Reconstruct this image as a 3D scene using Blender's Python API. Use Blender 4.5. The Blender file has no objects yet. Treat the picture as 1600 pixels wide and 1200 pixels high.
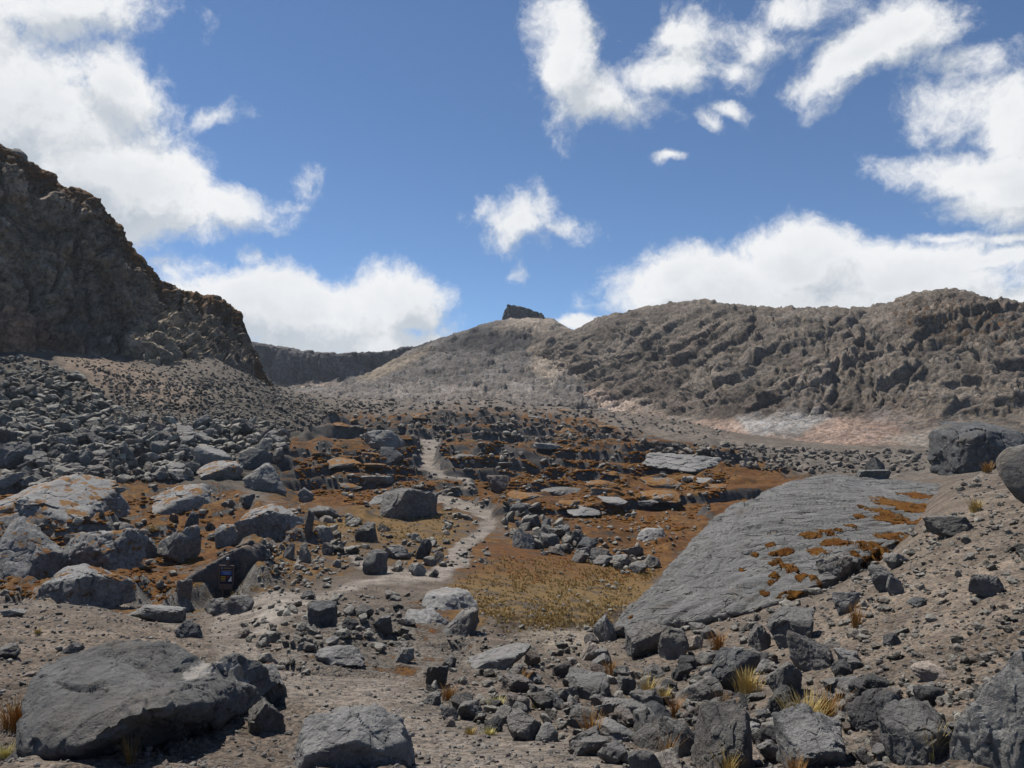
import bpy, bmesh, math
import numpy as np
from mathutils import Matrix, Vector
from math import sin, cos, tan, atan, atan2, radians, pi, sqrt

S = bpy.context.scene
C = S.collection
rng = np.random.default_rng(11)

# ------------------------------------------------------------------ camera, sky, sun, exposure
F = 1156.0                      # focal length in photo pixels (photo 1600 x 1200)
PITCH = atan(80 / F)            # eye level falls on photo row 680
cam_d = bpy.data.cameras.new('camera')
cam = bpy.data.objects.new('camera', cam_d)
C.objects.link(cam)
cam_d.sensor_width = 36.0
cam_d.lens = 36.0 * F / 1600
cam_d.clip_start = 0.1
cam_d.clip_end = 20000
cam.rotation_euler = (pi / 2 + PITCH, 0, 0)
S.camera = cam

SUN_AZ, SUN_EL = radians(-48), radians(61)   # azimuth from view direction (+Y), negative = left
sun_vec = Vector((sin(SUN_AZ) * cos(SUN_EL), cos(SUN_AZ) * cos(SUN_EL), sin(SUN_EL)))
sd = bpy.data.lights.new('sun', 'SUN')
sd.energy = 5.0
sd.angle = radians(0.5)
sd.color = (1.0, 0.945, 0.86)
sun = bpy.data.objects.new('sun', sd)
C.objects.link(sun)
sun.rotation_euler = sun_vec.to_track_quat('Z', 'Y').to_euler()

S.view_settings.view_transform = 'Standard'
S.view_settings.look = 'None'
S.view_settings.gamma = 1.0
S.view_settings.use_curve_mapping = False
S.view_settings.exposure = 0.30
S.render.film_transparent = False
S.cycles.max_bounces = 5
S.cycles.diffuse_bounces = 2
S.cycles.use_denoising = True


def pdir(px, py):
    """world direction of a photo pixel (arrays ok)"""
    px = np.asarray(px, float); py = np.asarray(py, float)
    cx = (px - 800) / F; cy = (600 - py) / F
    cp, sp = cos(PITCH), sin(PITCH)
    return np.stack([cx, cp - sp * cy, sp + cp * cy], -1)


def pnt(px, py, Y):
    d = pdir(px, py)
    return d * (np.asarray(Y, float) / d[..., 1])[..., None]


def proj(P):
    P = np.asarray(P, float)
    cp, sp = cos(PITCH), sin(PITCH)
    zf = P[..., 1] * cp + P[..., 2] * sp
    up = -P[..., 1] * sp + P[..., 2] * cp
    return 800 + F * P[..., 0] / zf, 600 - F * up / zf


# ---- world: Nishita sky with procedural clouds laid out by direction
W = bpy.data.worlds.new('World')
S.world = W
W.use_nodes = True
nt = W.node_tree
nt.nodes.clear()


class NT:
    """tiny helper for building node trees"""
    def __init__(s, tree): s.t = tree
    def n(s, typ, **kw):
        nd = s.t.nodes.new(typ)
        for k, v in kw.items():
            setattr(nd, k, v)
        return nd
    def put(s, nd, i, v):
        if isinstance(v, bpy.types.NodeSocket): s.t.links.new(v, nd.inputs[i])
        elif v is not None: nd.inputs[i].default_value = v
    def m(s, op, a, b=None, c=None, clamp=False):
        nd = s.n('ShaderNodeMath', operation=op, use_clamp=clamp)
        for i, v in enumerate((a, b, c)): s.put(nd, i, v)
        return nd.outputs[0]
    def vm(s, op, a, b=None, scale=None):
        nd = s.n('ShaderNodeVectorMath', operation=op)
        s.put(nd, 0, a)
        if b is not None: s.put(nd, 1, b)
        if scale is not None: s.put(nd, 'Scale', scale)
        return nd.outputs['Value'] if op in ('LENGTH', 'DOT_PRODUCT') else nd.outputs[0]
    def mr(s, v, a, b, c=0.0, d=1.0, interp='SMOOTHSTEP'):
        nd = s.n('ShaderNodeMapRange', interpolation_type=interp)
        for i, x in enumerate((v, a, b, c, d)): s.put(nd, i, x)
        return nd.outputs[0]
    def noise(s, vec, scale, detail=4, rough=0.55, dist=0.0, col=False):
        nd = s.n('ShaderNodeTexNoise')
        s.put(nd, 'Vector', vec); nd.inputs['Scale'].default_value = scale
        nd.inputs['Detail'].default_value = detail; nd.inputs['Roughness'].default_value = rough
        nd.inputs['Distortion'].default_value = dist
        return nd.outputs['Color' if col else 'Fac']
    def vor(s, vec, scale, feature='F1', out='Distance', rand=1.0):
        nd = s.n('ShaderNodeTexVoronoi', feature=feature)
        s.put(nd, 'Vector', vec); nd.inputs['Scale'].default_value = scale
        nd.inputs['Randomness'].default_value = rand
        return nd.outputs[out]
    def mix(s, f, a, b, blend='MIX'):
        nd = s.n('ShaderNodeMix', data_type='RGBA', blend_type=blend)
        s.put(nd, 0, f)
        for i, v in ((6, a), (7, b)):
            if isinstance(v, tuple) and len(v) == 3: v = (*v, 1)
            s.put(nd, i, v)
        return nd.outputs[2]


CLOUDS = [  # px, py, rx, ry, angle, weight
    (30, 190, 220, 160, 0, 1.5), (170, 140, 80, 88, 0, 1.15), (150, 270, 170, 100, 20, 1.5),
    (250, 300, 120, 60, 25, .95), (350, 325, 85, 38, 14, .8), (215, 345, 62, 60, 0, .75),
    (270, 165, 40, 45, 0, .42), (330, 182, 45, 20, -8, .42), (476, 283, 32, 22, -25, .34), (430, 325, 40, 12, -15, .22),
    (110, 10, 150, 62, 0, .85), (-160, 60, 220, 160, 0, 1.0), (-220, 260, 220, 220, 0, 1.0),
    (490, 500, 190, 78, 5, 1.25), (460, 450, 75, 42, 0, .8), (625, 480, 72, 62, 0, 1.0), (380, 480, 110, 62, 0, 1.1),
    (600, 545, 130, 50, 0, 1.1), (300, 415, 95, 36, 0, .34), (395, 402, 24, 24, 0, .38),
    (812, 350, 66, 50, 0, .80), (868, 358, 52, 24, 5, .55), (806, 412, 18, 34, 12, .30), (750, 325, 36, 26, 0, .32),
    (1050, 436, 76, 52, 0, 1.1), (1130, 465, 170, 72, 0, 1.4), (1255, 432, 110, 72, 0, 1.15), (1390, 450, 150, 66, 0, 1.4),
    (1480, 475, 130, 50, 0, 1.0), (1300, 485, 290, 60, 0, 1.5), (1600, 480, 150, 36, 0, .8),
    (885, 110, 48, 90, -12, .85), (945, 160, 95, 40, 12, .85), (1015, 128, 60, 36, -20, .56), (1070, 100, 66, 44, -20, .60),
    (1085, 50, 80, 40, 0, .50), (1190, 62, 84, 46, 0, .62), (1150, 100, 56, 34, 0, .52), (1255, 15, 80, 36, 0, .60), (880, 35, 42, 50, 0, .5),
    (1290, 125, 50, 46, 0, .6), (1350, 85, 90, 40, -25, .7), (1420, 40, 110, 50, -20, .7), (1010, 190, 26, 26, 0, .4),
    (1565, 165, 70, 55, 10, .6), (1540, 278, 145, 40, 4, .95), (1600, 305, 110, 56, 0, 1.1), (1650, 220, 90, 90, 0, .8), (1460, 170, 90, 60, 0, .3),
    (1048, 247, 26, 12, 0, .58), (1100, 186, 26, 12, 28, .42), (1145, 173, 34, 11, 5, .42),
    (1470, 378, 52, 11, 3, .5), (1550, 412, 78, 15, 0, .6), (1570, 385, 40, 10, 0, .4), (1490, 410, 50, 12, 0, .4),
    (912, 505, 50, 13, 0, .7), (700, 520, 60, 25, 0, .3), (1520, 100, 70, 40, 0, .34),
]
# a node group: direction -> cloud density
g = bpy.data.node_groups.new('cloud_density', 'ShaderNodeTree')
g.interface.new_socket(name='Dir', in_out='INPUT', socket_type='NodeSocketVector')
g.interface.new_socket(name='Density', in_out='OUTPUT', socket_type='NodeSocketFloat')
G = NT(g)
gi = G.n('NodeGroupInput'); go = G.n('NodeGroupOutput')
d0 = gi.outputs[0]
w1 = G.vm('SUBTRACT', G.noise(d0, 9, 5, .6, col=True), (0.5, 0.5, 0.5))
w2 = G.vm('SUBTRACT', G.noise(d0, 3.2, 2, .5, col=True), (0.5, 0.5, 0.5))
dw = G.vm('ADD', G.vm('ADD', d0, G.vm('SCALE', w1, scale=0.060)), G.vm('SCALE', w2, scale=0.03))
acc = None
for (px, py, rx, ry, ang, wt) in CLOUDS:
    c = Vector(pdir(px, py)).normalized()
    r = Vector((1, 0, 0)); r = (r - c * r.dot(c)).normalized(); u = r.cross(c)
    if u.z < 0: u = -u
    a = radians(-ang)
    e1 = r * cos(a) + u * sin(a); e2 = -r * sin(a) + u * cos(a); e3 = e1.cross(e2)
    Rm = Matrix((e1, e2, e3)).transposed()
    L = Vector(pdir(px, py)).length
    mp = G.n('ShaderNodeMapping', vector_type='TEXTURE')
    G.put(mp, 0, dw)
    mp.inputs['Location'].default_value = c
    mp.inputs['Rotation'].default_value = Rm.to_euler()
    mp.inputs['Scale'].default_value = (rx / F / L, ry / F / L, 0.5)
    ln = G.vm('LENGTH', mp.outputs[0])
    v = G.m('MULTIPLY', G.m('SUBTRACT', 1.25, ln), wt)
    acc = v if acc is None else G.m('SMOOTH_MAX', acc, v, 0.12)
acc = G.m('MAXIMUM', acc, -1.0)
# ordinary broken cloud over the rest of the sky
side = G.vm('DOT_PRODUCT', d0, tuple(pdir(800, 420) / np.linalg.norm(pdir(800, 420))))
off = G.mr(side, 0.66, 0.50)
gen = G.m('SUBTRACT', G.mr(G.noise(d0, 2.3, 4, .5), .56, .80, -.9, 1.0, 'LINEAR'), G.m('MULTIPLY', G.m('SUBTRACT', 1.0, off), 3.0))
acc = G.m('MAXIMUM', acc, gen)
det = G.m('SUBTRACT', G.noise(dw, 12, 11, .66), 0.5)
det2 = G.m('SUBTRACT', G.noise(dw, 4.5, 3, .5), 0.5)
dens = G.m('ADD', acc, G.m('ADD', G.m('MULTIPLY', det, 2.2), G.m('MULTIPLY', det2, .7)))
g.links.new(dens, go.inputs[0])

N = NT(nt)
tc = N.n('ShaderNodeTexCoord')
sky = N.n('ShaderNodeTexSky', sky_type='NISHITA')
sky.sun_disc = False
sky.sun_elevation = SUN_EL
sky.sun_rotation = SUN_AZ
sky.altitude = 4200
sky.air_density = 1.0
sky.dust_density = 0.15
sky.ozone_density = 1.0
ga = N.n('ShaderNodeGroup'); ga.node_tree = g; N.put(ga, 0, tc.outputs['Generated'])
gb = N.n('ShaderNodeGroup'); gb.node_tree = g
N.put(gb, 0, N.vm('ADD', tc.outputs['Generated'], tuple(sun_vec * 0.045)))
alpha = N.mr(ga.outputs[0], 0.02, 0.68)
alpha = N.m('MULTIPLY', alpha, .985)
diff = N.m('SUBTRACT', ga.outputs[0], gb.outputs[0])
lit = N.mr(diff, -0.45, 0.30)
thick = N.mr(ga.outputs[0], .6, 1.7)
lit = N.m('ADD', N.m('MULTIPLY', lit, .62), N.m('MULTIPLY', N.m('SUBTRACT', 1.0, thick), .3), clamp=True)
lit = N.m('ADD', lit, N.m('MULTIPLY', N.m('SUBTRACT', N.noise(tc.outputs['Generated'], 7, 4), .5), .35), clamp=True)
ccol = N.mix(lit, (0.44, 0.50, 0.57), (0.99, 0.995, 1.0))
bg1 = N.n('ShaderNodeBackground'); N.put(bg1, 0, N.mix(1.0, sky.outputs[0], (.74, .90, 1.0), 'MULTIPLY')); bg1.inputs[1].default_value = 0.104
bg2 = N.n('ShaderNodeBackground'); N.put(bg2, 0, ccol); bg2.inputs[1].default_value = 0.78
ms = N.n('ShaderNodeMixShader'); N.put(ms, 0, alpha)
nt.links.new(bg1.outputs[0], ms.inputs[1]); nt.links.new(bg2.outputs[0], ms.inputs[2])
wo = N.n('ShaderNodeOutputWorld'); nt.links.new(ms.outputs[0], wo.inputs[0])
W.cycles.sampling_method = 'MANUAL'
W.cycles.sample_map_resolution = 512


# ------------------------------------------------------------------ numpy noise
def _h(ix, iy, iz, s):
    with np.errstate(over='ignore'):
        h = (ix.astype(np.uint32) * np.uint32(374761393) + iy.astype(np.uint32) * np.uint32(668265263)
             + iz.astype(np.uint32) * np.uint32(2147483647 - 5) + np.uint32((s * 974634777 + 12345) & 0xffffffff))
        h ^= h >> np.uint32(13); h *= np.uint32(1274126177); h ^= h >> np.uint32(16)
        h *= np.uint32(2246822519); h ^= h >> np.uint32(13)
    return h.astype(np.float32) / np.float32(4294967295)


def vnoise(p, s=0):
    p = np.asarray(p, np.float32)
    d = p.shape[-1]
    i = np.floor(p).astype(np.int64); f = p - i
    f = f * f * f * (f * (f * 6 - 15) + 10)
    z0 = i[..., 2] if d == 3 else np.zeros_like(i[..., 0])
    out = 0
    for dx in (0, 1):
        wx = f[..., 0] if dx else 1 - f[..., 0]
        for dy in (0, 1):
            wy = f[..., 1] if dy else 1 - f[..., 1]
            for dz in ((0, 1) if d == 3 else (0,)):
                wz = (f[..., 2] if dz else 1 - f[..., 2]) if d == 3 else 1
                out = out + wx * wy * wz * _h(i[..., 0] + dx, i[..., 1] + dy, z0 + dz, s)
    return out * 2 - 1


def fbm(p, o=4, s=0, g=0.5, ridged=False):
    a, t, n = 1.0, 0, 0
    p = np.asarray(p, np.float32)
    for k in range(o):
        v = vnoise(p * 2.03 ** k + 7.3 * k, s + k)
        if ridged: v = 1 - 2 * np.abs(v)
        t = t + a * v; n += a; a *= g
    return t / n


def cell(p, s=0, tilt=1.0):
    """cellular facets: returns block height (random level + random tilt per cell), crevice distance, cell random"""
    p = np.asarray(p, np.float32)
    d = p.shape[-1]
    i = np.floor(p).astype(np.int64)
    b1 = np.full(p.shape[:-1], 9.0, np.float32); b2 = b1.copy()
    hh = np.zeros_like(b1); rr = np.zeros_like(b1)
    for dx in (-1, 0, 1):
        for dy in (-1, 0, 1):
            for dz in ((-1, 0, 1) if d == 3 else (0,)):
                ix = i[..., 0] + dx; iy = i[..., 1] + dy
                iz = i[..., 2] + dz if d == 3 else np.zeros_like(ix)
                ex = p[..., 0] - ix - _h(ix, iy, iz, s); ey = p[..., 1] - iy - _h(ix, iy, iz, s + 1)
                q = ex * ex + ey * ey
                r = _h(ix, iy, iz, s + 3)
                hv = r * 2 - 1 + tilt * (ex * (_h(ix, iy, iz, s + 4) * 2 - 1) + ey * (_h(ix, iy, iz, s + 5) * 2 - 1)) * 1.6
                if d == 3:
                    ez = p[..., 2] - iz - _h(ix, iy, iz, s + 2)
                    q = q + ez * ez
                    hv = hv + tilt * ez * (_h(ix, iy, iz, s + 6) * 2 - 1) * 1.6
                q = np.sqrt(q)
                m = q < b1
                b2 = np.where(m, b1, np.minimum(b2, q))
                hh = np.where(m, hv, hh); rr = np.where(m, r, rr)
                b1 = np.where(m, q, b1)
    return hh, b2 - b1, rr


def sstep(a, b, x):
    t = np.clip((x - a) / (b - a), 0, 1)
    return t * t * (3 - 2 * t)


def pchip(x, y, xi):
    """monotone cubic along axis 0 of y"""
    x = np.asarray(x, float); y = np.asarray(y, float); xi = np.asarray(xi, float)
    h = np.diff(x); sh = (-1,) + (1,) * (y.ndim - 1)
    dl = np.diff(y, axis=0) / h.reshape(sh)
    w1 = (2 * h[1:] + h[:-1]).reshape(sh); w2 = (h[1:] + 2 * h[:-1]).reshape(sh)
    with np.errstate(divide='ignore', invalid='ignore'):
        hm = (w1 + w2) / (w1 / dl[:-1] + w2 / dl[1:])
    hm = np.where(dl[:-1] * dl[1:] > 0, hm, 0)
    dd = np.concatenate([dl[:1], np.nan_to_num(hm), dl[-1:]], 0)
    k = np.clip(np.searchsorted(x, xi) - 1, 0, len(x) - 2)
    t = ((np.clip(xi, x[0], x[-1]) - x[k]) / h[k]).reshape((-1,) + (1,) * (y.ndim - 1))
    hk = h[k].reshape(t.shape)
    return ((1 + 2 * t) * (1 - t) ** 2 * y[k] + t * (1 - t) ** 2 * hk * dd[k]
            + t * t * (3 - 2 * t) * y[k + 1] + t * t * (t - 1) * hk * dd[k + 1])


def in_poly(px, py, poly):
    poly = np.asarray(poly, float); ins = np.zeros(np.shape(px), bool)
    n = len(poly)
    for i in range(n):
        x1, y1 = poly[i]; x2, y2 = poly[(i + 1) % n]
        if y1 == y2: continue
        c = ((y1 > py) != (y2 > py)) & (px < (x2 - x1) * (py - y1) / (y2 - y1) + x1)
        ins ^= c
    return ins


def d_poly(px, py, poly, closed=True):
    """distance to polyline; negative inside when closed"""
    poly = np.asarray(poly, float); best = np.full(np.shape(px), 1e9)
    n = len(poly)
    for i in range(n if closed else n - 1):
        a = poly[i]; b = poly[(i + 1) % n]
        vx, vy = b[0] - a[0], b[1] - a[1]; L = vx * vx + vy * vy + 1e-9
        t = np.clip(((px - a[0]) * vx + (py - a[1]) * vy) / L, 0, 1)
        best = np.minimum(best, np.hypot(px - a[0] - t * vx, py - a[1] - t * vy))
    if closed: best = np.where(in_poly(px, py, poly), -best, best)
    return best


# ------------------------------------------------------------------ object helpers
def tag(o, label=None, cat=None, group=None, kind=None):
    if label: o['label'] = label
    if cat: o['category'] = cat
    if group: o['group'] = group
    if kind: o['kind'] = kind
    return o


def mesh_np(name, V, Fq, smooth=True, attrs=None):
    """V (n,3), Fq (m,3|4) -> mesh"""
    V = np.ascontiguousarray(V, np.float32); Fq = np.ascontiguousarray(Fq, np.int32)
    k = Fq.shape[1]; me = bpy.data.meshes.new(name)
    me.vertices.add(len(V)); me.vertices.foreach_set('co', V.ravel())
    me.loops.add(Fq.size); me.loops.foreach_set('vertex_index', Fq.ravel())
    me.polygons.add(len(Fq)); me.polygons.foreach_set('loop_start', np.arange(0, Fq.size, k, dtype=np.int32))
    me.polygons.foreach_set('use_smooth', np.full(len(Fq), smooth))
    me.update(calc_edges=True)
    for nm, arr in (attrs or {}).items():
        arr = np.asarray(arr, np.float32)
        if arr.ndim == 2:
            if arr.shape[1] == 3: arr = np.concatenate([arr, np.ones((len(arr), 1), np.float32)], 1)
            at = me.attributes.new(nm, 'FLOAT_COLOR', 'POINT'); at.data.foreach_set('color', np.ascontiguousarray(arr, np.float32).ravel())
        else:
            at = me.attributes.new(nm, 'FLOAT', 'POINT'); at.data.foreach_set('value', np.ascontiguousarray(arr, np.float32))
    return me


def obj(name, me, mat=None, parent=None):
    if mat is not None and not me.materials: me.materials.append(mat)
    o = bpy.data.objects.new(name, me); C.objects.link(o)
    if parent is not None: o.parent = parent
    return o


def grid_faces(ny, nx):
    i = np.arange(ny * nx).reshape(ny, nx)
    return np.stack([i[:-1, :-1], i[:-1, 1:], i[1:, 1:], i[1:, :-1]], -1).reshape(-1, 4)


def compact(V, Fq, attrs):
    used = np.unique(Fq); mp = np.full(len(V), -1, np.int64); mp[used] = np.arange(len(used))
    return V[used], mp[Fq], {k: a[used] for k, a in attrs.items()}


def new_mat(name):
    m = bpy.data.materials.new(name); m.use_nodes = True
    m.node_tree.nodes.clear(); return m, NT(m.node_tree)


def finish(T, col, rough, bump, dist, spec=0.25):
    p = T.n('ShaderNodeBsdfPrincipled'); o = T.n('ShaderNodeOutputMaterial')
    T.put(p, 'Base Color', col); T.put(p, 'Roughness', rough); p.inputs['Specular IOR Level'].default_value = spec
    if bump is not None:
        b = T.n('ShaderNodeBump'); T.put(b, 'Height', bump); b.inputs['Distance'].default_value = dist; b.inputs['Strength'].default_value = 1.0
        T.t.links.new(b.outputs[0], p.inputs['Normal'])
    T.t.links.new(p.outputs[0], o.inputs[0])


MOSS_O = (0.150, 0.060, 0.014)
MOSS_Y = (0.200, 0.108, 0.030)
MOSS_D = (0.070, 0.036, 0.017)


def ground_material(name, near=True, k=1.0):
    """surface colour comes from the 'tint' attribute of the mesh; noise adds pebbles, grain and moss"""
    m, T = new_mat(name)
    geo = T.n('ShaderNodeNewGeometry'); P = geo.outputs['Position']
    at = T.n('ShaderNodeAttribute', attribute_name='tint'); tint = at.outputs['Color']
    am = T.n('ShaderNodeAttribute', attribute_name='moss'); moss = am.outputs['Fac']
    n1 = T.noise(P, 0.9 * k, 6, .65); n2 = T.noise(P, 9.0 * k, 8, .7)
    col = T.mix(1.0, tint, T.mix(T.mr(n1, .3, .7), (.66, .65, .64), (1.28, 1.28, 1.28)), 'MULTIPLY')
    vc = T.vor(P, 16.0 * k, out='Color'); v1 = T.vor(P, 16.0 * k); v2 = T.vor(P, 46.0 * k); vc2 = T.vor(P, 46.0 * k, out='Color')
    sepn = T.n('ShaderNodeSeparateColor'); T.put(sepn, 0, vc); sep2 = T.n('ShaderNodeSeparateColor'); T.put(sep2, 0, vc2)
    peb = T.m('ADD', T.m('MULTIPLY', sepn.outputs[0], .7), T.m('MULTIPLY', sep2.outputs[0], .7))
    col = T.mix(.9, col, T.mix(T.mr(peb, .25, 1.15), (.55, .55, .55), (1.5, 1.47, 1.43)), 'MULTIPLY')
    hue = T.mix(T.mr(sepn.outputs[1], .3, .9), (1.06, 1.0, .93), (.95, 1.0, 1.05))
    col = T.mix(.7, col, hue, 'MULTIPLY')
    mf = T.mr(T.m('ADD', moss, T.m('ADD', T.m('MULTIPLY', T.m('SUBTRACT', T.noise(P, .9, 10, .78), .5), 2.1), T.m('MULTIPLY', T.m('SUBTRACT', n2, .5), .5))), .42, .6)
    mc = T.mix(T.mr(T.noise(P, .35, 5, .6), .38, .66), MOSS_O, MOSS_Y)
    mc = T.mix(T.mr(T.noise(P, 2.2, 9, .85), .36, .58), mc, MOSS_D)
    ag = T.n('ShaderNodeAttribute', attribute_name='grass')
    mc = T.mix(T.m('MULTIPLY', ag.outputs['Fac'], T.mr(n2, .25, .6)), mc, (0.150, 0.103, 0.045))
    col = T.mix(mf, col, mc)
    h = T.m('ADD', T.m('MULTIPLY', n2, .5), T.m('MULTIPLY', T.m('SUBTRACT', 1.0, v1), .35))
    h = T.m('ADD', h, T.m('MULTIPLY', T.m('SUBTRACT', 1.0, v2), .16))
    h = T.m('ADD', h, T.m('MULTIPLY', mf, .3))
    finish(T, col, .95, h, 0.06 if near else .45, .15)
    return m


def rock_material(name, ca, cb, scale=1.0, bump=.06, moss=0.0, dust=None, rnd=.0, aniso=None, pale=.25, tinted=False):
    m, T = new_mat(name)
    geo = T.n('ShaderNodeNewGeometry'); P = geo.outputs['Position']
    if tinted:
        at = T.n('ShaderNodeAttribute', attribute_name='tint')
        rf = at.outputs['Fac']
    else:
        oi = T.n('ShaderNodeObjectInfo'); rf = oi.outputs['Random']
    n1 = T.noise(P, .8 * scale, 6, .6); n2 = T.noise(P, 7.0 * scale, 8, .72); n3 = T.noise(P, 60 * scale, 3, .6)
    col = T.mix(T.mr(n1, .35, .65), ca, cb)
    col = T.mix(1.0, col, T.mix(T.mr(n2, .3, .7), (.55, .55, .56), (1.42, 1.42, 1.40)), 'MULTIPLY')
    st_n = T.noise(P, .55 * scale, 7, .7)
    col = T.mix(T.mr(st_n, .50, .68, 0, .6), col, (.155, .125, .098))
    col = T.mix(T.mr(T.noise(P, 2.3 * scale, 6, .75), .56, .66, 0, .5), col, (.185, .183, .165))
    sp = T.mr(n3, .58, .72)
    col = T.mix(T.m('MULTIPLY', sp, .35), col, (pale, pale, pale * .97))
    if rnd:
        col = T.mix(1.0, col, T.mix(rf, (1 - rnd, 1 - rnd, 1 - rnd), (1 + rnd, 1 + rnd, 1 + rnd * .95)), 'MULTIPLY')
        w = T.m('FRACT', T.m('MULTIPLY', rf, 7.31))
        col = T.mix(T.mr(w, .78, .95, 0, .55), col, (.17, .13, .105))
    if dust:
        sz = T.n('ShaderNodeSeparateXYZ'); T.put(sz, 0, geo.outputs['Normal'])
        df = T.m('MULTIPLY', T.mr(T.m('ADD', sz.outputs[2], T.m('MULTIPLY', T.m('SUBTRACT', n2, .5), .8)), .62, .98), dust[3])
        col = T.mix(df, col, dust[:3])
    if moss:
        sz = T.n('ShaderNodeSeparateXYZ'); T.put(sz, 0, geo.outputs['Normal'])
        k = T.m('ADD', T.m('MULTIPLY', T.noise(P, 1.1, 7, .68), 1.0), T.m('MULTIPLY', sz.outputs[2], .12))
        mf = T.mr(k, .72 - moss, .75 - moss)
        col = T.mix(mf, col, T.mix(T.mr(T.noise(P, 3, 5), .35, .65), MOSS_O, MOSS_Y))
    v = T.vor(P, 3.0 * scale, 'DISTANCE_TO_EDGE')
    h = T.m('ADD', T.m('MULTIPLY', n2, 1.15), T.m('MULTIPLY', n3, .2))
    h = T.m('ADD', h, T.m('MULTIPLY', T.mr(T.vor(P, 17.0 * scale), 0, .3), .16))
    h = T.m('ADD', h, T.m('MULTIPLY', T.mr(v, 0, .05), .10))
    finish(T, col, .88, h, bump, .3)
    return m


M_ROCK = rock_material('dark_basalt', (.088, .083, .077), (.165, .157, .145), 1.0, .07, rnd=.42, dust=(.20, .19, .18, .5))
M_HERO = rock_material('grey_andesite', (.096, .093, .088), (.160, .156, .147), 1.0, .075, dust=(.20, .192, .182, .5), pale=.22)
M_SHINY = rock_material('shade_deepened_basalt', (.042, .041, .041), (.075, .073, .071), 1.0, .06, rnd=.2)  # dark basalt, its colour lowered further to deepen the shade
M_MOSSR = rock_material('mossy_andesite', (.140, .138, .132), (.215, .212, .203), .8, .09, moss=.085, dust=(.27, .265, .26, .5))
M_BOX = rock_material('brown_grey_andesite', (.10, .095, .09), (.15, .143, .135), .8, .08)
M_FAR = rock_material('scattered_stone', (.070, .065, .058), (.215, .20, .172), .6, .10, rnd=.62, dust=(.28, .265, .235, .7), tinted=True)

# ------------------------------------------------------------------ terrain table: photo row at which the ground is seen, by column and distance
TY = [4, 5.5, 7.5, 10, 13, 17, 22, 28, 36, 46, 60, 80, 105, 140, 190, 260, 350, 500]
TC = {
    -700: [1230, 1140, 1050, 985, 945, 925, 900, 870, 830, 780, 700, 590, 500, 420, 380, 360, 350, 350],
    -250: [1230, 1145, 1060, 992, 950, 935, 925, 910, 865, 810, 730, 610, 510, 470, 470, 470, 470, 470],
    0:    [1230, 1150, 1070, 1003, 962, 943, 950, 932, 880, 822, 755, 640, 545, 510, 500, 500, 500, 500],
    150:  [1230, 1150, 1075, 1008, 968, 950, 962, 930, 882, 828, 762, 662, 572, 535, 530, 525, 520, 520],
    300:  [1232, 1155, 1080, 1022, 994, 990, 972, 945, 897, 842, 776, 692, 616, 548, 525, 520, 520, 520],
    385:  [1233, 1158, 1087, 1033, 1000, 978, 956, 930, 886, 838, 779, 704, 642, 588, 572, 595, 605, 610],
    450:  [1235, 1162, 1094, 1042, 1005, 965, 940, 912, 874, 834, 782, 716, 670, 634, 616, 610, 612, 614],
    600:  [1235, 1168, 1104, 1052, 1016, 982, 952, 915, 874, 836, 792, 726, 690, 664, 640, 624, 618, 616],
    750:  [1235, 1172, 1116, 1066, 1028, 992, 962, 926, 886, 846, 796, 738, 700, 670, 645, 626, 612, 606],
    900:  [1235, 1172, 1122, 1072, 1032, 1001, 976, 945, 906, 861, 806, 748, 712, 682, 656, 638, 626, 620],
    1050: [1235, 1168, 1112, 1060, 1020, 990, 972, 952, 914, 868, 810, 756, 722, 693, 668, 652, 645, 640],
    1200: [1230, 1152, 1084, 1024, 976, 950, 944, 932, 900, 858, 805, 760, 728, 703, 682, 672, 668, 665],
    1350: [1215, 1122, 1040, 972, 920, 896, 880, 862, 840, 815, 780, 752, 728, 706, 690, 684, 680, 680],
    1500: [1192, 1092, 1000, 922, 862, 815, 782, 756, 748, 750, 742, 730, 716, 702, 692, 688, 686, 686],
    1600: [1175, 1064, 968, 892, 835, 790, 758, 742, 738, 738, 732, 722, 712, 700, 690, 686, 684, 684],
    1850: [1120, 1010, 915, 845, 795, 760, 738, 728, 726, 726, 722, 714, 704, 694, 684, 678, 676, 676],
    2300: [1080, 960, 870, 805, 765, 740, 725, 716, 712, 712, 710, 704, 696, 688, 680, 674, 672, 672],
}
cols = sorted(TC)
E = np.array([[pdir(c, y)[2] / pdir(c, y)[1] for y in TC[c]] for c in cols])       # slope z/Y
acols = np.array([(c - 800) / F for c in cols])
ly = np.log(np.array([1.2, 2.2] + TY))
E = np.concatenate([np.full((len(cols), 1), -1.45), np.full((len(cols), 1), -.80), E], 1)


def base_height(a, Y):
    """a = X/Y grid (nx,), Y (ny,) -> z (ny,nx)"""
    e1 = pchip(ly, E.T, np.log(Y))           # ny, ncols
    e2 = pchip(acols, e1.T, a)               # nx, ny
    return e2.T * Y[:, None]


NX, NY = 740, 700
t = np.linspace(-1, 1, NX)
aG = t * .80 + np.sign(t) * np.clip(np.abs(t) - .9, 0, 1) * 4.5
# rows spaced to follow their size in view
Yc = np.concatenate([np.exp(np.linspace(math.log(a_), math.log(b_), n_))[:-1] for a_, b_, n_ in ((1.5, 4, 16), (4, 30, 240), (30, 150, 430), (150, 220, 60), (220, 480, 30))] + [[480.0]])
NY = len(Yc)
Z0 = base_height(aG, Yc)
X = aG[None, :] * Yc[:, None]; Y = np.repeat(Yc[:, None], NX, 1)
PX, PY = proj(np.stack([X, Y, Z0], -1))
P2 = np.stack([X, Y], -1).astype(np.float32)
# organic wobble for zone borders, in photo pixels
wob = fbm(P2 * .35, 4, 3) ; wob2 = fbm(P2 * .35, 4, 9)
qx, qy = PX + wob * 26, PY + wob2 * 13


def zone(poly, soft, x=None, y=None):
    return sstep(soft, -soft, d_poly(qx if x is None else x, qy if y is None else y, poly))


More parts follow.
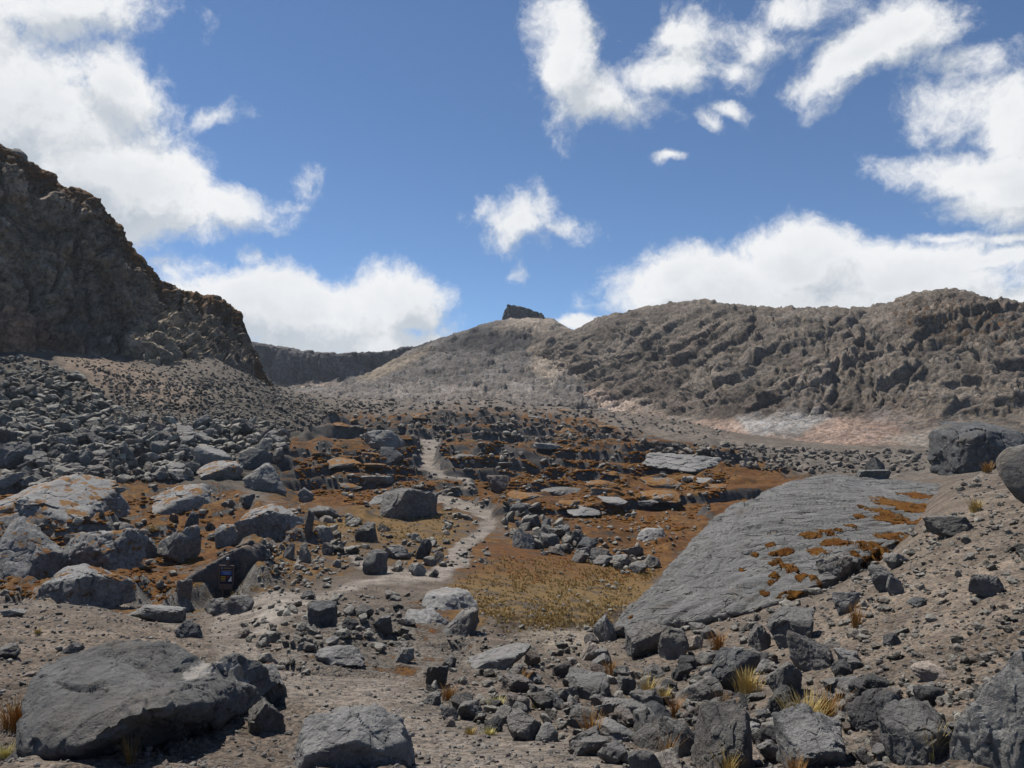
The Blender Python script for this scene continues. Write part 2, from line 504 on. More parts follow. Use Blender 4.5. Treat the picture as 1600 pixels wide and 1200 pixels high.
Z_LEFT = [(-400, 760), (60, 745), (200, 745), (330, 770), (440, 790), (520, 800), (500, 850), (430, 900), (410, 940), (280, 960), (180, 955), (0, 945), (-400, 945)]
Z_LAVA = [(420, 690), (520, 655), (640, 650), (760, 645), (900, 655), (1010, 690), (1180, 735), (1290, 770), (1200, 805), (1060, 870), (940, 850), (790, 812), (640, 770), (560, 800), (470, 780), (430, 740)]
Z_APRON = [(500, 690), (520, 630), (560, 590), (700, 600), (900, 610), (1050, 640), (1150, 690), (1000, 690), (800, 655), (640, 650)]
Z_SCREE = [(-500, 560), (0, 545), (130, 570), (300, 590), (420, 590), (530, 650), (450, 700), (430, 745), (330, 760), (160, 765), (0, 790), (-500, 800)]
Z_MARSH = [(690, 910), (760, 880), (780, 850), (900, 870), (1000, 870), (1080, 840), (1040, 900), (975, 970), (900, 985), (790, 985), (730, 975)]
Z_YEL = [(480, 815), (560, 800), (690, 800), (730, 815), (700, 860), (600, 850), (500, 850)]
Z_PLAIN = [(1000, 690), (1150, 690), (1300, 700), (1500, 700), (1700, 700), (1700, 740), (1400, 745), (1290, 745), (1180, 730), (1020, 700)]
Z_SLABUP = [(430, 1000), (560, 960), (700, 930), (760, 980), (740, 1020), (900, 1040), (700, 1050), (560, 1070), (430, 1080)]
zl, zv, za, zs = zone(Z_LEFT, 18), zone(Z_LAVA, 22), zone(Z_APRON, 14), zone(Z_SCREE, 14)
zf = zone([(420, 700), (560, 660), (700, 650), (1000, 680), (1290, 770), (1180, 810), (1060, 880), (980, 960), (780, 960), (700, 900), (560, 880), (430, 880)], 20)
zm, zy, zp, zu = zone(Z_MARSH, 30), zone(Z_YEL, 16), zone(Z_PLAIN, 10), zone(Z_SLABUP, 16)

# path
wx, wy = PX + wob * 14 + 6 * fbm(P2 * 1.2, 3, 12), PY + wob2 * 7


def trail(pts, k=1.0):
    pts = np.array(pts, float); d = np.full(PX.shape, 1e9)
    for (x0, y0, w0), (x1, y1, w1) in zip(pts[:-1], pts[1:]):
        vx, vy = x1 - x0, (y1 - y0); L = vx * vx + (vy * 2.2) ** 2 + 1e-9
        tt = np.clip(((wx - x0) * vx + (wy - y0) * vy * 4.84) / L, 0, 1)
        dist = np.hypot(wx - x0 - tt * vx, (wy - y0 - tt * vy) * 2.2)
        d = np.minimum(d, dist - (w0 + tt * (w1 - w0)))
    return d


TR1 = [(860, 1260, 190), (720, 1160, 120), (640, 1110, 80), (560, 1088, 75), (490, 1078, 55), (425, 1062, 42), (372, 1030, 34), (352, 995, 34), (385, 962, 34), (432, 942, 40), (480, 936, 22)]
TR2 = [(480, 936, 5), (560, 915, 12), (620, 906, 15), (680, 898, 15), (712, 876, 17), (722, 856, 14), (738, 840, 12), (762, 826, 11), (758, 808, 13), (728, 792, 22), (700, 782, 20), (672, 774, 11)]
TR3 = [(668, 774, 5), (700, 766, 5), (735, 757, 8), (728, 745, 9), (690, 742, 10), (664, 728, 15), (676, 708, 20), (690, 698, 22), (668, 690, 15)]
TR4 = [(640, 905, 20), (560, 880, 14), (540, 860, 8)]
tr = np.minimum(np.minimum(trail(TR1), trail(TR2)), np.minimum(trail(TR3), trail(TR4)))
pathm = sstep(6, -6, tr)

# --- relief
H = Z0.copy()
near = sstep(40, 8, Y)
smooth_path = 1 - pathm * .85
H += smooth_path * (0.05 * fbm(P2 * 1.1, 4, 21) * (0.4 + near) + 0.22 * fbm(P2 * .22, 4, 22) * sstep(8, 30, Y))
# pebbly gravel in the foreground
hc, cr, _ = cell(P2 * 4.2, 31, .8)
H += smooth_path * near * 0.022 * np.clip(hc, -1, 1.2) * sstep(0, .25, cr)
# rounded outcrops on the left
wp = P2 + .9 * np.stack([fbm(P2 * .4, 3, 41), fbm(P2 * .4, 3, 42)], -1)
hc, cr, cid = cell(wp * np.array([.30, .22]), 43, .7)
bump_l = (hc * .55 + .75) * sstep(0, .42, cr) * sstep(.2, .55, cid)
hc2, cr2, _ = cell(wp * 1.1, 47, .8)
H += zl * sstep(18.5, 23, Y) * smooth_path * (bump_l * .85 + .18 * hc2 * sstep(0, .4, cr2))
# lava flow terraces
rot = np.stack([P2[..., 0] * .93 + P2[..., 1] * .36, -P2[..., 0] * .36 + P2[..., 1] * .93], -1)
tn = (fbm(rot * np.array([.018, .06]), 5, 51, .5) * 5 + fbm(rot * .25, 3, 55) * .5)
st = np.floor(tn) + sstep(.0, .40, tn - np.floor(tn)); terr = (st - tn * .55)
hc3, cr3, cid3 = cell((rot + 3.0 * np.stack([fbm(rot * .12, 2, 61), fbm(rot * .12, 2, 62)], -1)) * np.array([.10, .14]), 63, .9)
amp = np.clip(Y / 70, .5, 1.5)
H += zv * smooth_path * amp * (terr * 1.35 + .50 * hc3 * sstep(.0, .30, cr3) + .10 * fbm(P2 * .9, 3, 66))
# far apron of broken rock, and the stony plain on the right
hc4, cr4, cid4 = cell(P2 * np.array([.10, .08]), 71, .9)
hc5, cr5, _ = cell(P2 * .33, 75, .9)
H += za * smooth_path * (.75 * hc4 * sstep(0, .45, cr4) + .40 * hc5 * sstep(0, .3, cr5) + .5 * fbm(P2 * .1, 4, 78))
hc5 = hc5 * sstep(0, .3, cr5)
H += zp * (.32 * hc5 + .35 * hc4 * sstep(0, .2, cr4))
# scree slopes
hc6, cr6, cid6 = cell(P2 * .75, 81, .9)
H += zs * smooth_path * (.22 * hc6 * sstep(0, .3, cr6) + .30 * hc5 + .8 * fbm(P2 * .06, 3, 83))
# low slabs in the middle foreground
hc7, cr7, cid7 = cell(rot * np.array([.35, .6]), 91, .6)
H += zu * smooth_path * .22 * hc7 * sstep(0, .15, cr7)
# left foreground mound of fine gravel
H += .10 * fbm(P2 * .5, 3, 93) * sstep(20, 6, Y) * smooth_path
far = sstep(200, 300, Y)
H += far * 2.5 * fbm(P2 * .03, 4, 95)

# --- colours of the substrate (albedo)
def c3(r, g, b): return np.array([r, g, b], np.float32)


def blend(col, m, c): return col * (1 - m[..., None]) + c * m[..., None]


tint = np.zeros(P2.shape[:2] + (3,), np.float32) + c3(.118, .102, .089)      # general grey-brown gravel
tint = blend(tint, sstep(25, 45, Y) * .6, c3(.115, .10, .088))
tint = blend(tint, zl, c3(.135, .134, .131))
tint = blend(tint, zv, c3(.082, .070, .060))
tint = blend(tint, za, c3(.135, .120, .109))
tint = blend(tint, zs, c3(.085, .080, .072))
tint = blend(tint, zp, c3(.125, .116, .108))
tint = blend(tint, zu, c3(.13, .12, .11))
upper = sstep(640, 600, qy) * sstep(200, 260, qx)
tint = blend(tint, upper * .8, c3(.128, .117, .107))
pink = zone([(90, 560), (150, 545), (250, 590), (330, 620), (260, 650), (150, 620)], 18)
tint = blend(tint, pink * .75, c3(.21, .165, .135))
grit = zone([(-100, 950), (130, 935), (300, 985), (310, 1030), (250, 1060), (60, 1040), (-100, 1080)], 20)
tint = blend(tint, grit * .7, c3(.150, .129, .112))
rs = sstep(1000, 1300, PX) * sstep(28, 18, Y)
tint = blend(tint, rs * .7, c3(.150, .129, .110))
dry = zone([(790, 985), (960, 965), (980, 1000), (860, 1010)], 10)
tint = blend(tint, dry * .6, c3(.22, .20, .17))
wet = zone([(770, 962), (860, 970), (960, 958), (975, 975), (900, 990), (790, 985)], 7)
tint = blend(tint, wet * .8, c3(.045, .034, .027))
mcrest = sstep(9, 0, d_poly(qx, qy, [(60, 946), (110, 938), (150, 942), (200, 958), (250, 972), (292, 986)], closed=False))
tint = blend(tint, mcrest * .6, c3(.25, .235, .215))  # sunlit edge of the pale gravel mound, painted into the tint
tint *= (1 + .22 * fbm(P2 * .12, 4, 101) + .16 * fbm(P2 * .9, 3, 105))[..., None]
blk = (cid3 - .5) * zv + (cid4 - .5) * za + (cid - .5) * zl * .6 + (cid6 - .5) * zs * .9
tint *= (1 + .38 * blk)[..., None]
pcol = blend(np.zeros_like(tint) + c3(.165, .150, .137), sstep(18, 26, Y), c3(.205, .19, .177))
pcol = pcol * (1 + .14 * fbm(P2 * np.array([.6, .25]), 4, 107))[..., None]
tint = blend(tint, pathm, pcol)
lp = zone([(400, 960), (440, 932), (500, 938), (470, 955), (420, 985), (390, 990)], 6)
tint = blend(tint, lp * .7, c3(.27, .26, .245))

tint = tint * np.array([.88, .85, .81], np.float32)      # the volcanic grit is browner and darker than plain grey

# steepness of the finished relief: bare rock faces carry no moss
gy = np.gradient(H, axis=0) / np.gradient(Y, axis=0); gx = np.gradient(H, axis=1) / np.maximum(np.gradient(X, axis=1), 1e-4)
steep = sstep(.55, 1.1, np.hypot(gx, gy))
moss = zv * (.66 + .28 * fbm(P2 * .05, 3, 111)) + zl * (.62 + .34 * fbm(P2 * .3, 3, 113)) + zm * .46 + zy * .50 + zu * .36 + za * .16 + zs * .05 + zp * .12
strip = zone([(380, 880), (420, 850), (500, 850), (700, 860), (640, 890), (440, 920), (300, 950), (290, 930)], 14)
moss = np.maximum(np.maximum(moss, strip * .42), zf * (.50 + .2 * fbm(P2 * .12, 4, 115)))
moss = moss * (1 - pathm) * (1 - steep * .85) + .12 * (1 - pathm) * sstep(12, 25, Y) * sstep(120, 60, Y)
rockm = zv * steep
tint = blend(tint, rockm * .7, c3(.075, .076, .080))
grassm = np.clip(zm * sstep(870, 930, PY) + zy * .8 + strip * .5, 0, 1)

V = np.stack([X, Y, H], -1).reshape(-1, 3)
attrs = {'tint': tint.reshape(-1, 3), 'moss': moss.ravel(), 'grass': grassm.ravel()}
Fq = grid_faces(NY, NX)
ispath = (tr.ravel()[Fq].mean(1) < 0)
M_GROUND = ground_material('volcanic_ground')
M_PATHM = ground_material('trodden_grit')
for nm, mk, mt in (('ground', ~ispath, M_GROUND), ('path', ispath, M_PATHM)):
    v_, f_, a_ = compact(V, Fq[mk], attrs)
    o = obj(nm, mesh_np(nm, v_, f_, True, a_), mt)
    tag(o, None, None, None, 'structure')

# ground behind and beyond the modelled valley
me = mesh_np('plain', np.array([[-3000, -3000, -40], [3000, -3000, -40], [3000, 3000, -40], [-3000, 3000, -40]]), np.array([[0, 1, 2, 3]]), True,
             {'tint': np.full((4, 3), .13, np.float32)})
tag(obj('plain', me, M_GROUND), kind='structure')
bx = np.linspace(-90, 90, 90); by = np.linspace(-90, 1.52, 60)
BX, BY = np.meshgrid(bx, by)
BZ = -2.15 + .03 * (1.5 - BY) + .5 * fbm(np.stack([BX, BY], -1) * .2, 3, 5) * sstep(1, -5, BY) - sstep(2.2, 6, np.abs(BX)) * .5
me = mesh_np('hillside', np.stack([BX, BY, BZ], -1).reshape(-1, 3), grid_faces(60, 90), True, {'tint': np.full((5400, 3), .14, np.float32)})
tag(obj('hillside', me, M_GROUND), kind='structure')

# ---- where does a photo pixel meet the ground?
P3x, P3y = proj(np.stack([X, Y, H], -1))
RUN = np.minimum.accumulate(P3y, axis=0)


def ground_hit(px, py):
    """world points on the ground seen at photo pixels"""
    px = np.atleast_1d(np.asarray(px, float)); py = np.atleast_1d(np.asarray(py, float))
    out = np.zeros((len(px), 3))
    for i, (x, y) in enumerate(zip(px, py)):
        d = pdir(x, y); c = int(np.clip(np.searchsorted(aG, d[0] / d[1]), 0, NX - 1))
        r = int(np.searchsorted(-RUN[:, c], -y)); r = min(r, NY - 1)
        out[i] = (X[r, c], Y[r, c], H[r, c])
    return out


def ground_z(x, y):
    a = np.clip(np.searchsorted(aG, np.asarray(x) / np.maximum(y, 1.5)), 1, NX - 1); r = np.clip(np.searchsorted(Yc, y), 1, NY - 1)
    return (H[r, a] + H[r - 1, a - 1]) / 2


# ------------------------------------------------------------------ mountains
def strip_surface(levels, nu, nv, disp, lv_u=None):
    """levels: list of polylines [(px,py,Y)...] bottom to top -> displaced grid"""
    L = []
    for lv in levels:
        lv = np.array(lv, float)
        pts = pnt(lv[:, 0], lv[:, 1], lv[:, 2]) if lv.shape[1] == 3 else np.stack([lv[:, 0], lv[:, 1], lv[:, 2]], -1)
        s = np.concatenate([[0], np.cumsum(np.linalg.norm(np.diff(pts, axis=0), axis=1))]); s /= s[-1]
        L.append(pchip(s, pts, np.linspace(0, 1, nu)))
    L = np.array(L)                                     # nl, nu, 3
    return L


def surf_from(L, vs, nv):
    return pchip(np.asarray(vs, float), L, np.linspace(0, 1, nv))


def normals(G_):
    du = np.gradient(G_, axis=1); dv = np.gradient(G_, axis=0)
    n = np.cross(du, dv); n /= np.linalg.norm(n, axis=-1, keepdims=True) + 1e-9
    return n


def resample(poly, xs):
    poly = np.array(poly, float)
    return np.stack([xs, pchip(poly[:, 0], poly[:, 1], xs), pchip(poly[:, 0], poly[:, 2], xs)], -1)


def back(level, dY, dz):
    """a level behind the crest, hidden from the valley"""
    p = pnt(level[:, 0], level[:, 1], level[:, 2]); k = (level[:, 2] + dY) / level[:, 2]
    q = p.copy(); q[:, 0] *= k; q[:, 1] *= k; q[:, 2] -= dz
    return q


def mountain(name, levels, vs, nu, nv, x0, x1, backs, dispf, tintf, mat, label, cat, skirt=0.0):
    xs = np.linspace(x0, x1, nu)
    Ls = []
    for lv in levels:
        r = resample(lv, xs); Ls.append(pnt(r[:, 0], r[:, 1], r[:, 2]))
    top = resample(levels[-1], xs)
    for (dY, dz) in backs: Ls.append(back(top, dY, dz))
    G_ = surf_from(np.array(Ls), vs, nv)
    sk = sstep(.07, 0, np.linspace(0, 1, nv))[:, None]
    n = normals(G_)
    if n[nv // 3, nu // 2, 1] > 0: n = -n
    disp, aux = dispf(G_, n)
    G2 = G_ + disp * (1 - sk)[..., None]; G2[..., 2] -= sk * skirt; G2[..., 1] -= 0 * sk
    px, py = proj(G_)
    tc_, ms_ = tintf(G2, px, py, n, aux)
    tc_ = tc_ * np.array([.80, .76, .72] if name == 'mountain_ridge' else [.84, .82, .81] if name == 'mountain_peak' else [.97, .95, .92], np.float32)
    me = mesh_np(name, G2.reshape(-1, 3), grid_faces(nv, nu), True,
                 {'tint': tc_.reshape(-1, 3), 'moss': ms_.ravel(), 'grass': np.zeros(nu * nv, np.float32)})
    o = obj(name, me, mat); tag(o, label, cat, None, 'structure')
    return G2


def rockdisp(A, f, seed, blocky=1.0, crack=1.0, stretch=(1, 1, 1), ridge=1.0, shear=0.0, fine=1.0, topfade=.45):
    def fn(G_, n):
        p = G_.copy(); p[..., 2] += shear * p[..., 0]
        p = (p * np.array(stretch)).astype(np.float32)
        wpp = p + (1.2 / f) * np.stack([fbm(p * f * .4, 3, seed + k) for k in (1, 2, 3)], -1)
        h1, c1, i1 = cell(wpp * f, seed + 10, .9)
        h2, c2, i2 = cell(wpp * f * 2.7, seed + 20, .9)
        h3, c3_, i3 = cell(p * f * 7.0, seed + 30, .9)
        r = fbm(p * f * .35, 5, seed + 40, .55, ridged=True)
        d = A * (ridge * .9 * r + blocky * (.62 * h1 * sstep(0, .15, c1) + fine * (.26 * h2 * sstep(0, .15, c2) + .12 * h3)) - crack * (.5 * sstep(.14, 0, c1) + .22 * sstep(.12, 0, c2)))
        vv_ = np.linspace(0, 1, G_.shape[0])[:, None]
        d = d * (1 - (1 - topfade) * sstep(.70, .90, vv_))
        return n * d[..., None], (i1, i2, i3, c1, c2, r)
    return fn


M_HILL = ground_material('mountain_rock', near=False, k=.06)

# right-hand ridge
R_base = [(700, 650, 340), (820, 652, 300), (900, 655, 268), (1000, 662, 238), (1100, 684, 202), (1200, 700, 178), (1300, 702, 165), (1400, 702, 158), (1500, 703, 150), (1600, 698, 142), (1900, 690, 130), (2500, 690, 120)]
R_dep = [(700, 628, 360), (820, 622, 330), (900, 626, 296), (1000, 634, 262), (1100, 650, 226), (1200, 655, 200), (1300, 655, 184), (1400, 664, 174), (1500, 662, 164), (1600, 652, 156), (1900, 640, 145), (2500, 640, 135)]
R_m1 = [(700, 590, 390), (820, 600, 352), (900, 600, 318), (1000, 605, 280), (1100, 618, 240), (1200, 625, 212), (1300, 625, 196), (1400, 628, 186), (1500, 622, 176), (1600, 615, 167), (1900, 600, 157), (2500, 590, 150)]
R_m2 = [(700, 560, 410), (820, 572, 370), (900, 555, 342), (1000, 545, 306), (1090, 540, 272), (1200, 552, 240), (1350, 556, 216), (1460, 545, 203), (1600, 545, 190), (1900, 530, 180), (2500, 520, 175)]
R_top = [(700, 556, 425), (780, 548, 412), (835, 530, 400), (870, 517, 392), (892, 521, 386), (920, 508, 376), (960, 494, 362), (1010, 483, 346), (1060, 474, 330), (1090, 471, 321), (1140, 477, 308), (1200, 485, 294), (1280, 485, 278),
         (1350, 485, 266), (1395, 480, 258), (1415, 468, 254), (1440, 461, 250), (1470, 459, 247), (1510, 463, 242), (1560, 473, 235), (1600, 478, 230), (1900, 468, 215), (2500, 430, 205)]


def tint_ridge(G2, px, py, n, aux):
    i1, i2, i3, c1, c2, r = aux
    p = G2.astype(np.float32)
    col = np.zeros(G2.shape, np.float32) + c3(.124, .113, .102)
    col = blend(col, sstep(-.2, .6, fbm(p * np.array([.02, .02, .05]), 4, 201)) * .7, c3(.165, .150, .132))
    col = blend(col, sstep(.05, .6, fbm(p * .05, 4, 205)) * .5, c3(.115, .092, .080))
    col = blend(col, sstep(880, 960, px + 40 * r) * 0 + sstep(1000, 850, px + 40 * r) * sstep(520, 570, py) * .75, c3(.19, .165, .145))
    wqx = px + 22 * fbm(p * .06, 4, 210); wqy = py + 9 * fbm(p * .06, 4, 213)
    dark = sstep(22, -5, d_poly(wqx, wqy, [(1010, 615), (1090, 620), (1200, 632), (1300, 632), (1420, 645), (1400, 655), (1250, 650), (1120, 648), (1030, 632)]))
    col = blend(col, dark * .6, c3(.085, .073, .067))
    wht = sstep(9, -7, d_poly(wqx, wqy, [(1160, 652), (1260, 640), (1290, 650), (1240, 684), (1180, 682), (1165, 670)]))
    wht2 = sstep(9, -6, d_poly(wqx, wqy, [(1380, 690), (1480, 668), (1500, 672), (1500, 700), (1430, 700)]))
    pnk = sstep(9, -7, d_poly(wqx, wqy, [(1060, 660), (1150, 655), (1190, 672), (1250, 680), (1290, 650), (1400, 670), (1420, 690), (1400, 700), (1220, 700), (1080, 676)]))
    lav = sstep(10, -6, d_poly(wqx, wqy, [(1290, 645), (1400, 655), (1500, 655), (1500, 672), (1420, 680), (1330, 665)]))
    pnk0 = sstep(10, -8, d_poly(wqx, wqy, [(820, 590), (890, 585), (960, 625), (1040, 650), (960, 650), (850, 640), (800, 610)]))
    col = blend(col, lav * .6, c3(.19, .165, .155))
    col = blend(col, pnk0 * .7, c3(.30, .25, .22))
    col = blend(col, pnk * .85, c3(.24, .185, .16)); col = blend(col, wht * .95, c3(.205, .21, .218)); col = blend(col, wht2 * .8, c3(.25, .24, .225))
    shl = sstep(10, -4, d_poly(wqx, wqy, [(815, 560), (832, 552), (842, 566), (826, 580), (812, 574)]))
    col = blend(col, shl * .8, c3(.40, .35, .26))
    col *= (1 + .28 * (i1 - .5) + .28 * (i2 - .5) + .2 * (i3 - .5))[..., None]
    col *= (1 - .45 * sstep(.1, 0, c1) - .3 * sstep(.08, 0, c2))[..., None] ** 0 
    mossr = .30 * sstep(60, -10, d_poly(px, py, [(1400, 490), (1500, 480), (1600, 500), (1600, 520), (1440, 515)])) + .12
    return col, mossr * sstep(.25, .8, np.abs(n[..., 2])) + 0 * px


def depfade(fn):
    """softer relief over the ash deposits at the ridge's foot"""
    def g_(G_, n):
        d, aux = fn(G_, n)
        px, py = proj(G_)
        k = .12 + .88 * sstep(662, 634, py + 8 * aux[5])
        return d * k[..., None], aux
    return g_


mountain('mountain_ridge', [R_base, R_dep, R_m1, R_m2, R_top], [0, .14, .36, .66, .92, .96, 1], 640, 190, 700, 2300, [(18, 4), (90, 50)],
         depfade(rockdisp(2.3, .085, 300, stretch=(.8, .75, 1.6), ridge=.8, crack=1.6, blocky=1.0, shear=-.40, fine=1.7, topfade=.45)), tint_ridge, M_HILL,
         'long brown craggy ridge closing the right side of the valley', 'ridge')

# peak and scree bowl
P_base = [(420, 622, 250), (520, 622, 250), (600, 634, 235), (750, 652, 225), (870, 658, 235), (980, 662, 250)]
P_m1 = [(420, 618, 300), (520, 612, 300), (600, 602, 300), (700, 600, 300), (800, 602, 300), (900, 610, 300), (980, 622, 300)]
P_m2 = [(420, 612, 380), (520, 606, 380), (580, 590, 375), (650, 562, 372), (720, 556, 370), (800, 556, 368), (870, 558, 370), (980, 570, 375)]
P_top = [(420, 614, 385), (540, 600, 400), (600, 574, 420), (650, 548, 430), (700, 530, 436), (740, 514, 440), (775, 504, 443), (800, 500, 445), (860, 502, 445), (880, 512, 446), (905, 524, 446), (940, 545, 446), (980, 560, 446)]


def tint_peak(G2, px, py, n, aux):
    i1, i2, i3, c1, c2, r = aux
    p = G2.astype(np.float32)
    wqx = px + 16 * fbm(p * .04, 4, 410); wqy = py + 7 * fbm(p * .04, 4, 413)
    col = np.zeros(G2.shape, np.float32) + c3(.112, .107, .103)
    col = blend(col, sstep(.0, .6, fbm(p * np.array([.05, .012, .02]), 4, 401)) * .6, c3(.145, .138, .132))
    col = blend(col, sstep(12, -6, d_poly(wqx, wqy, [(690, 545), (740, 515), (800, 508), (840, 515), (830, 535), (770, 545), (720, 545)])) * .92, c3(.045, .044, .046))
    col = blend(col, sstep(10, -6, d_poly(wqx, wqy, [(770, 512), (800, 497), (870, 500), (930, 540), (860, 600), (830, 580), (850, 530), (810, 512)])) * .8, c3(.26, .225, .185))
    col = blend(col, sstep(8, -5, d_poly(wqx, wqy, [(560, 590), (610, 562), (670, 545), (640, 570), (590, 592)])) * .7, c3(.23, .195, .145))
    col = blend(col, sstep(10, -10, d_poly(wqx, wqy, [(600, 605), (750, 590), (830, 590), (860, 620), (760, 625), (620, 622)])) * .7, c3(.20, .187, .175))
    col = blend(col, sstep(590, 630, wqy) * .4, c3(.17, .155, .145))
    col *= (1 + .2 * (i2 - .5) + .3 * (i3 - .5))[..., None]
    return col, 0 * px


mountain('mountain_peak', [P_base, P_m1, P_m2, P_top], [0, .28, .6, .92, .96, 1], 330, 150, 420, 980, [(15, 4), (80, 60)],
         rockdisp(1.5, .10, 500, crack=.8, ridge=.9, fine=1.6), tint_peak, M_HILL, 'grey scree bowl rising to a pale summit cone in the middle distance', 'mountain')

# dark crater rim behind the bowl
C_base = [(330, 616, 372), (400, 620, 376), (430, 622, 380), (500, 616, 386), (560, 604, 398), (620, 590, 420), (700, 590, 440)]
C_m = [(330, 596, 405), (400, 600, 406), (430, 604, 406), (500, 597, 411), (560, 586, 420), (620, 575, 432), (700, 570, 452)]
C_top = [(330, 533, 418), (390, 535, 420), (440, 542, 422), (480, 549, 424), (520, 552, 426), (560, 551, 430), (600, 548, 436), (640, 543, 445), (680, 532, 455), (700, 528, 460)]


def tint_rim(G2, px, py, n, aux):
    col = np.zeros(G2.shape, np.float32) + c3(.085, .083, .088)
    p = G2.astype(np.float32)
    col = blend(col, sstep(.1, .6, fbm(p * np.array([.05, .05, .02]), 4, 601)) * .5, c3(.13, .11, .10))
    col = blend(col, sstep(592, 602, py + 7 * fbm(p * .05, 3, 603)) * .9, c3(.25, .21, .185))
    col *= (1 + .5 * (aux[1] - .5))[..., None]
    return col, 0 * px


mountain('crater_rim', [C_base, C_m, C_top], [0, .25, .85, .92, 1], 230, 70, 330, 700, [(15, 2), (60, 60)],
         rockdisp(1.5, .09, 700, stretch=(1.6, 1.6, .5), crack=.8, ridge=.5), tint_rim, M_HILL, 'low dark crater rim wall on the skyline left of the summit', 'rim')

# left cliff
K_base = [(-700, 520, 78), (-250, 505, 90), (0, 530, 103), (60, 548, 108), (130, 566, 112), (215, 570, 118), (236, 590, 116), (262, 595, 118), (300, 600, 124), (345, 590, 132), (380, 578, 142), (398, 582, 152), (408, 612, 156)]
K_low = [(-700, 400, 84), (-250, 440, 97), (0, 470, 108), (60, 490, 113), (130, 510, 118), (200, 525, 124), (226, 540, 124), (250, 530, 126), (290, 545, 132), (320, 552, 139), (350, 548, 148), (384, 556, 156), (398, 566, 158), (408, 605, 160)]
K_mid = [(-700, 250, 92), (-250, 290, 102), (0, 350, 112), (60, 370, 117), (130, 400, 122), (190, 430, 128), (222, 470, 132), (250, 488, 140), (300, 505, 148), (335, 510, 153), (365, 512, 157), (388, 535, 159), (397, 562, 160), (408, 602, 162)]
K_top = [(-700, 60, 104), (-250, 165, 110), (-60, 215, 114), (0, 229, 118), (40, 250, 121), (70, 268, 124), (110, 297, 128), (140, 306, 131), (160, 330, 133), (185, 355, 136), (205, 385, 138), (225, 408, 141), (250, 440, 148), (270, 453, 156),
         (300, 461, 162), (330, 464, 165), (352, 474, 165), (372, 490, 163), (384, 510, 161), (392, 540, 161.5), (398, 572, 162), (408, 606, 164)]


def tint_cliff(G2, px, py, n, aux):
    i1, i2, i3, c1, c2, r = aux
    p = G2.astype(np.float32)
    wqx = px + 14 * fbm(p * .1, 4, 810); wqy = py + 12 * fbm(p * .1, 4, 813)
    col = np.zeros(G2.shape, np.float32) + c3(.150, .126, .104)
    col = blend(col, sstep(-.1, .5, fbm(p * np.array([.08, .08, .12]), 4, 801)) * .6, c3(.20, .17, .13))
    col = blend(col, sstep(20, -15, d_poly(wqx, wqy, [(-300, 480), (0, 470), (60, 500), (130, 545), (140, 580), (0, 540), (-300, 520)])) * .6, c3(.17, .095, .065))
    col = blend(col, sstep(14, -6, d_poly(wqx, wqy, [(232, 450), (300, 470), (320, 540), (350, 570), (400, 600), (240, 620), (228, 560)])) * .8, c3(.19, .165, .13))
    col = blend(col, sstep(.0, .5, fbm(p * np.array([.15, .15, .05]), 4, 805)) * .45, c3(.075, .07, .068))
    edge = np.clip((py - pchip(np.array(K_top)[:, 0], np.array(K_top)[:, 1], px.ravel()).reshape(px.shape)) / 110, 0, 1)
    mossk = .60 * (1 - edge) ** 1.5 + .03
    col *= (1 + .45 * (i1 - .5) + .4 * (i2 - .5) + .2 * (i3 - .5))[..., None]
    return col, mossk * (px < 420)


mountain('cliff', [K_base, K_low, K_mid, K_top], [0, .22, .55, .9, .95, 1], 470, 250, -700, 408, [(12, 3), (50, 40)],
         rockdisp(1.9, .17, 900, stretch=(1.3, 1.3, .5), crack=1.5, ridge=.7, fine=1.5, shear=.2, topfade=.2), tint_cliff, M_HILL,
         'tall dark cliff with orange moss on its broken crest at the left', 'cliff', skirt=14.0)


# ------------------------------------------------------------------ rocks
def ico(level):
    bm = bmesh.new(); bmesh.ops.create_icosphere(bm, subdivisions=level, radius=1.0)
    v = np.array([x.co[:] for x in bm.verts]); f = np.array([[y.index for y in x.verts] for x in bm.faces]); bm.free()
    return v / np.linalg.norm(v, axis=1, keepdims=True), f


ICO = {k: ico(k) for k in (2, 3, 5, 6)}     # 80, 320, 5120, 20480 triangles


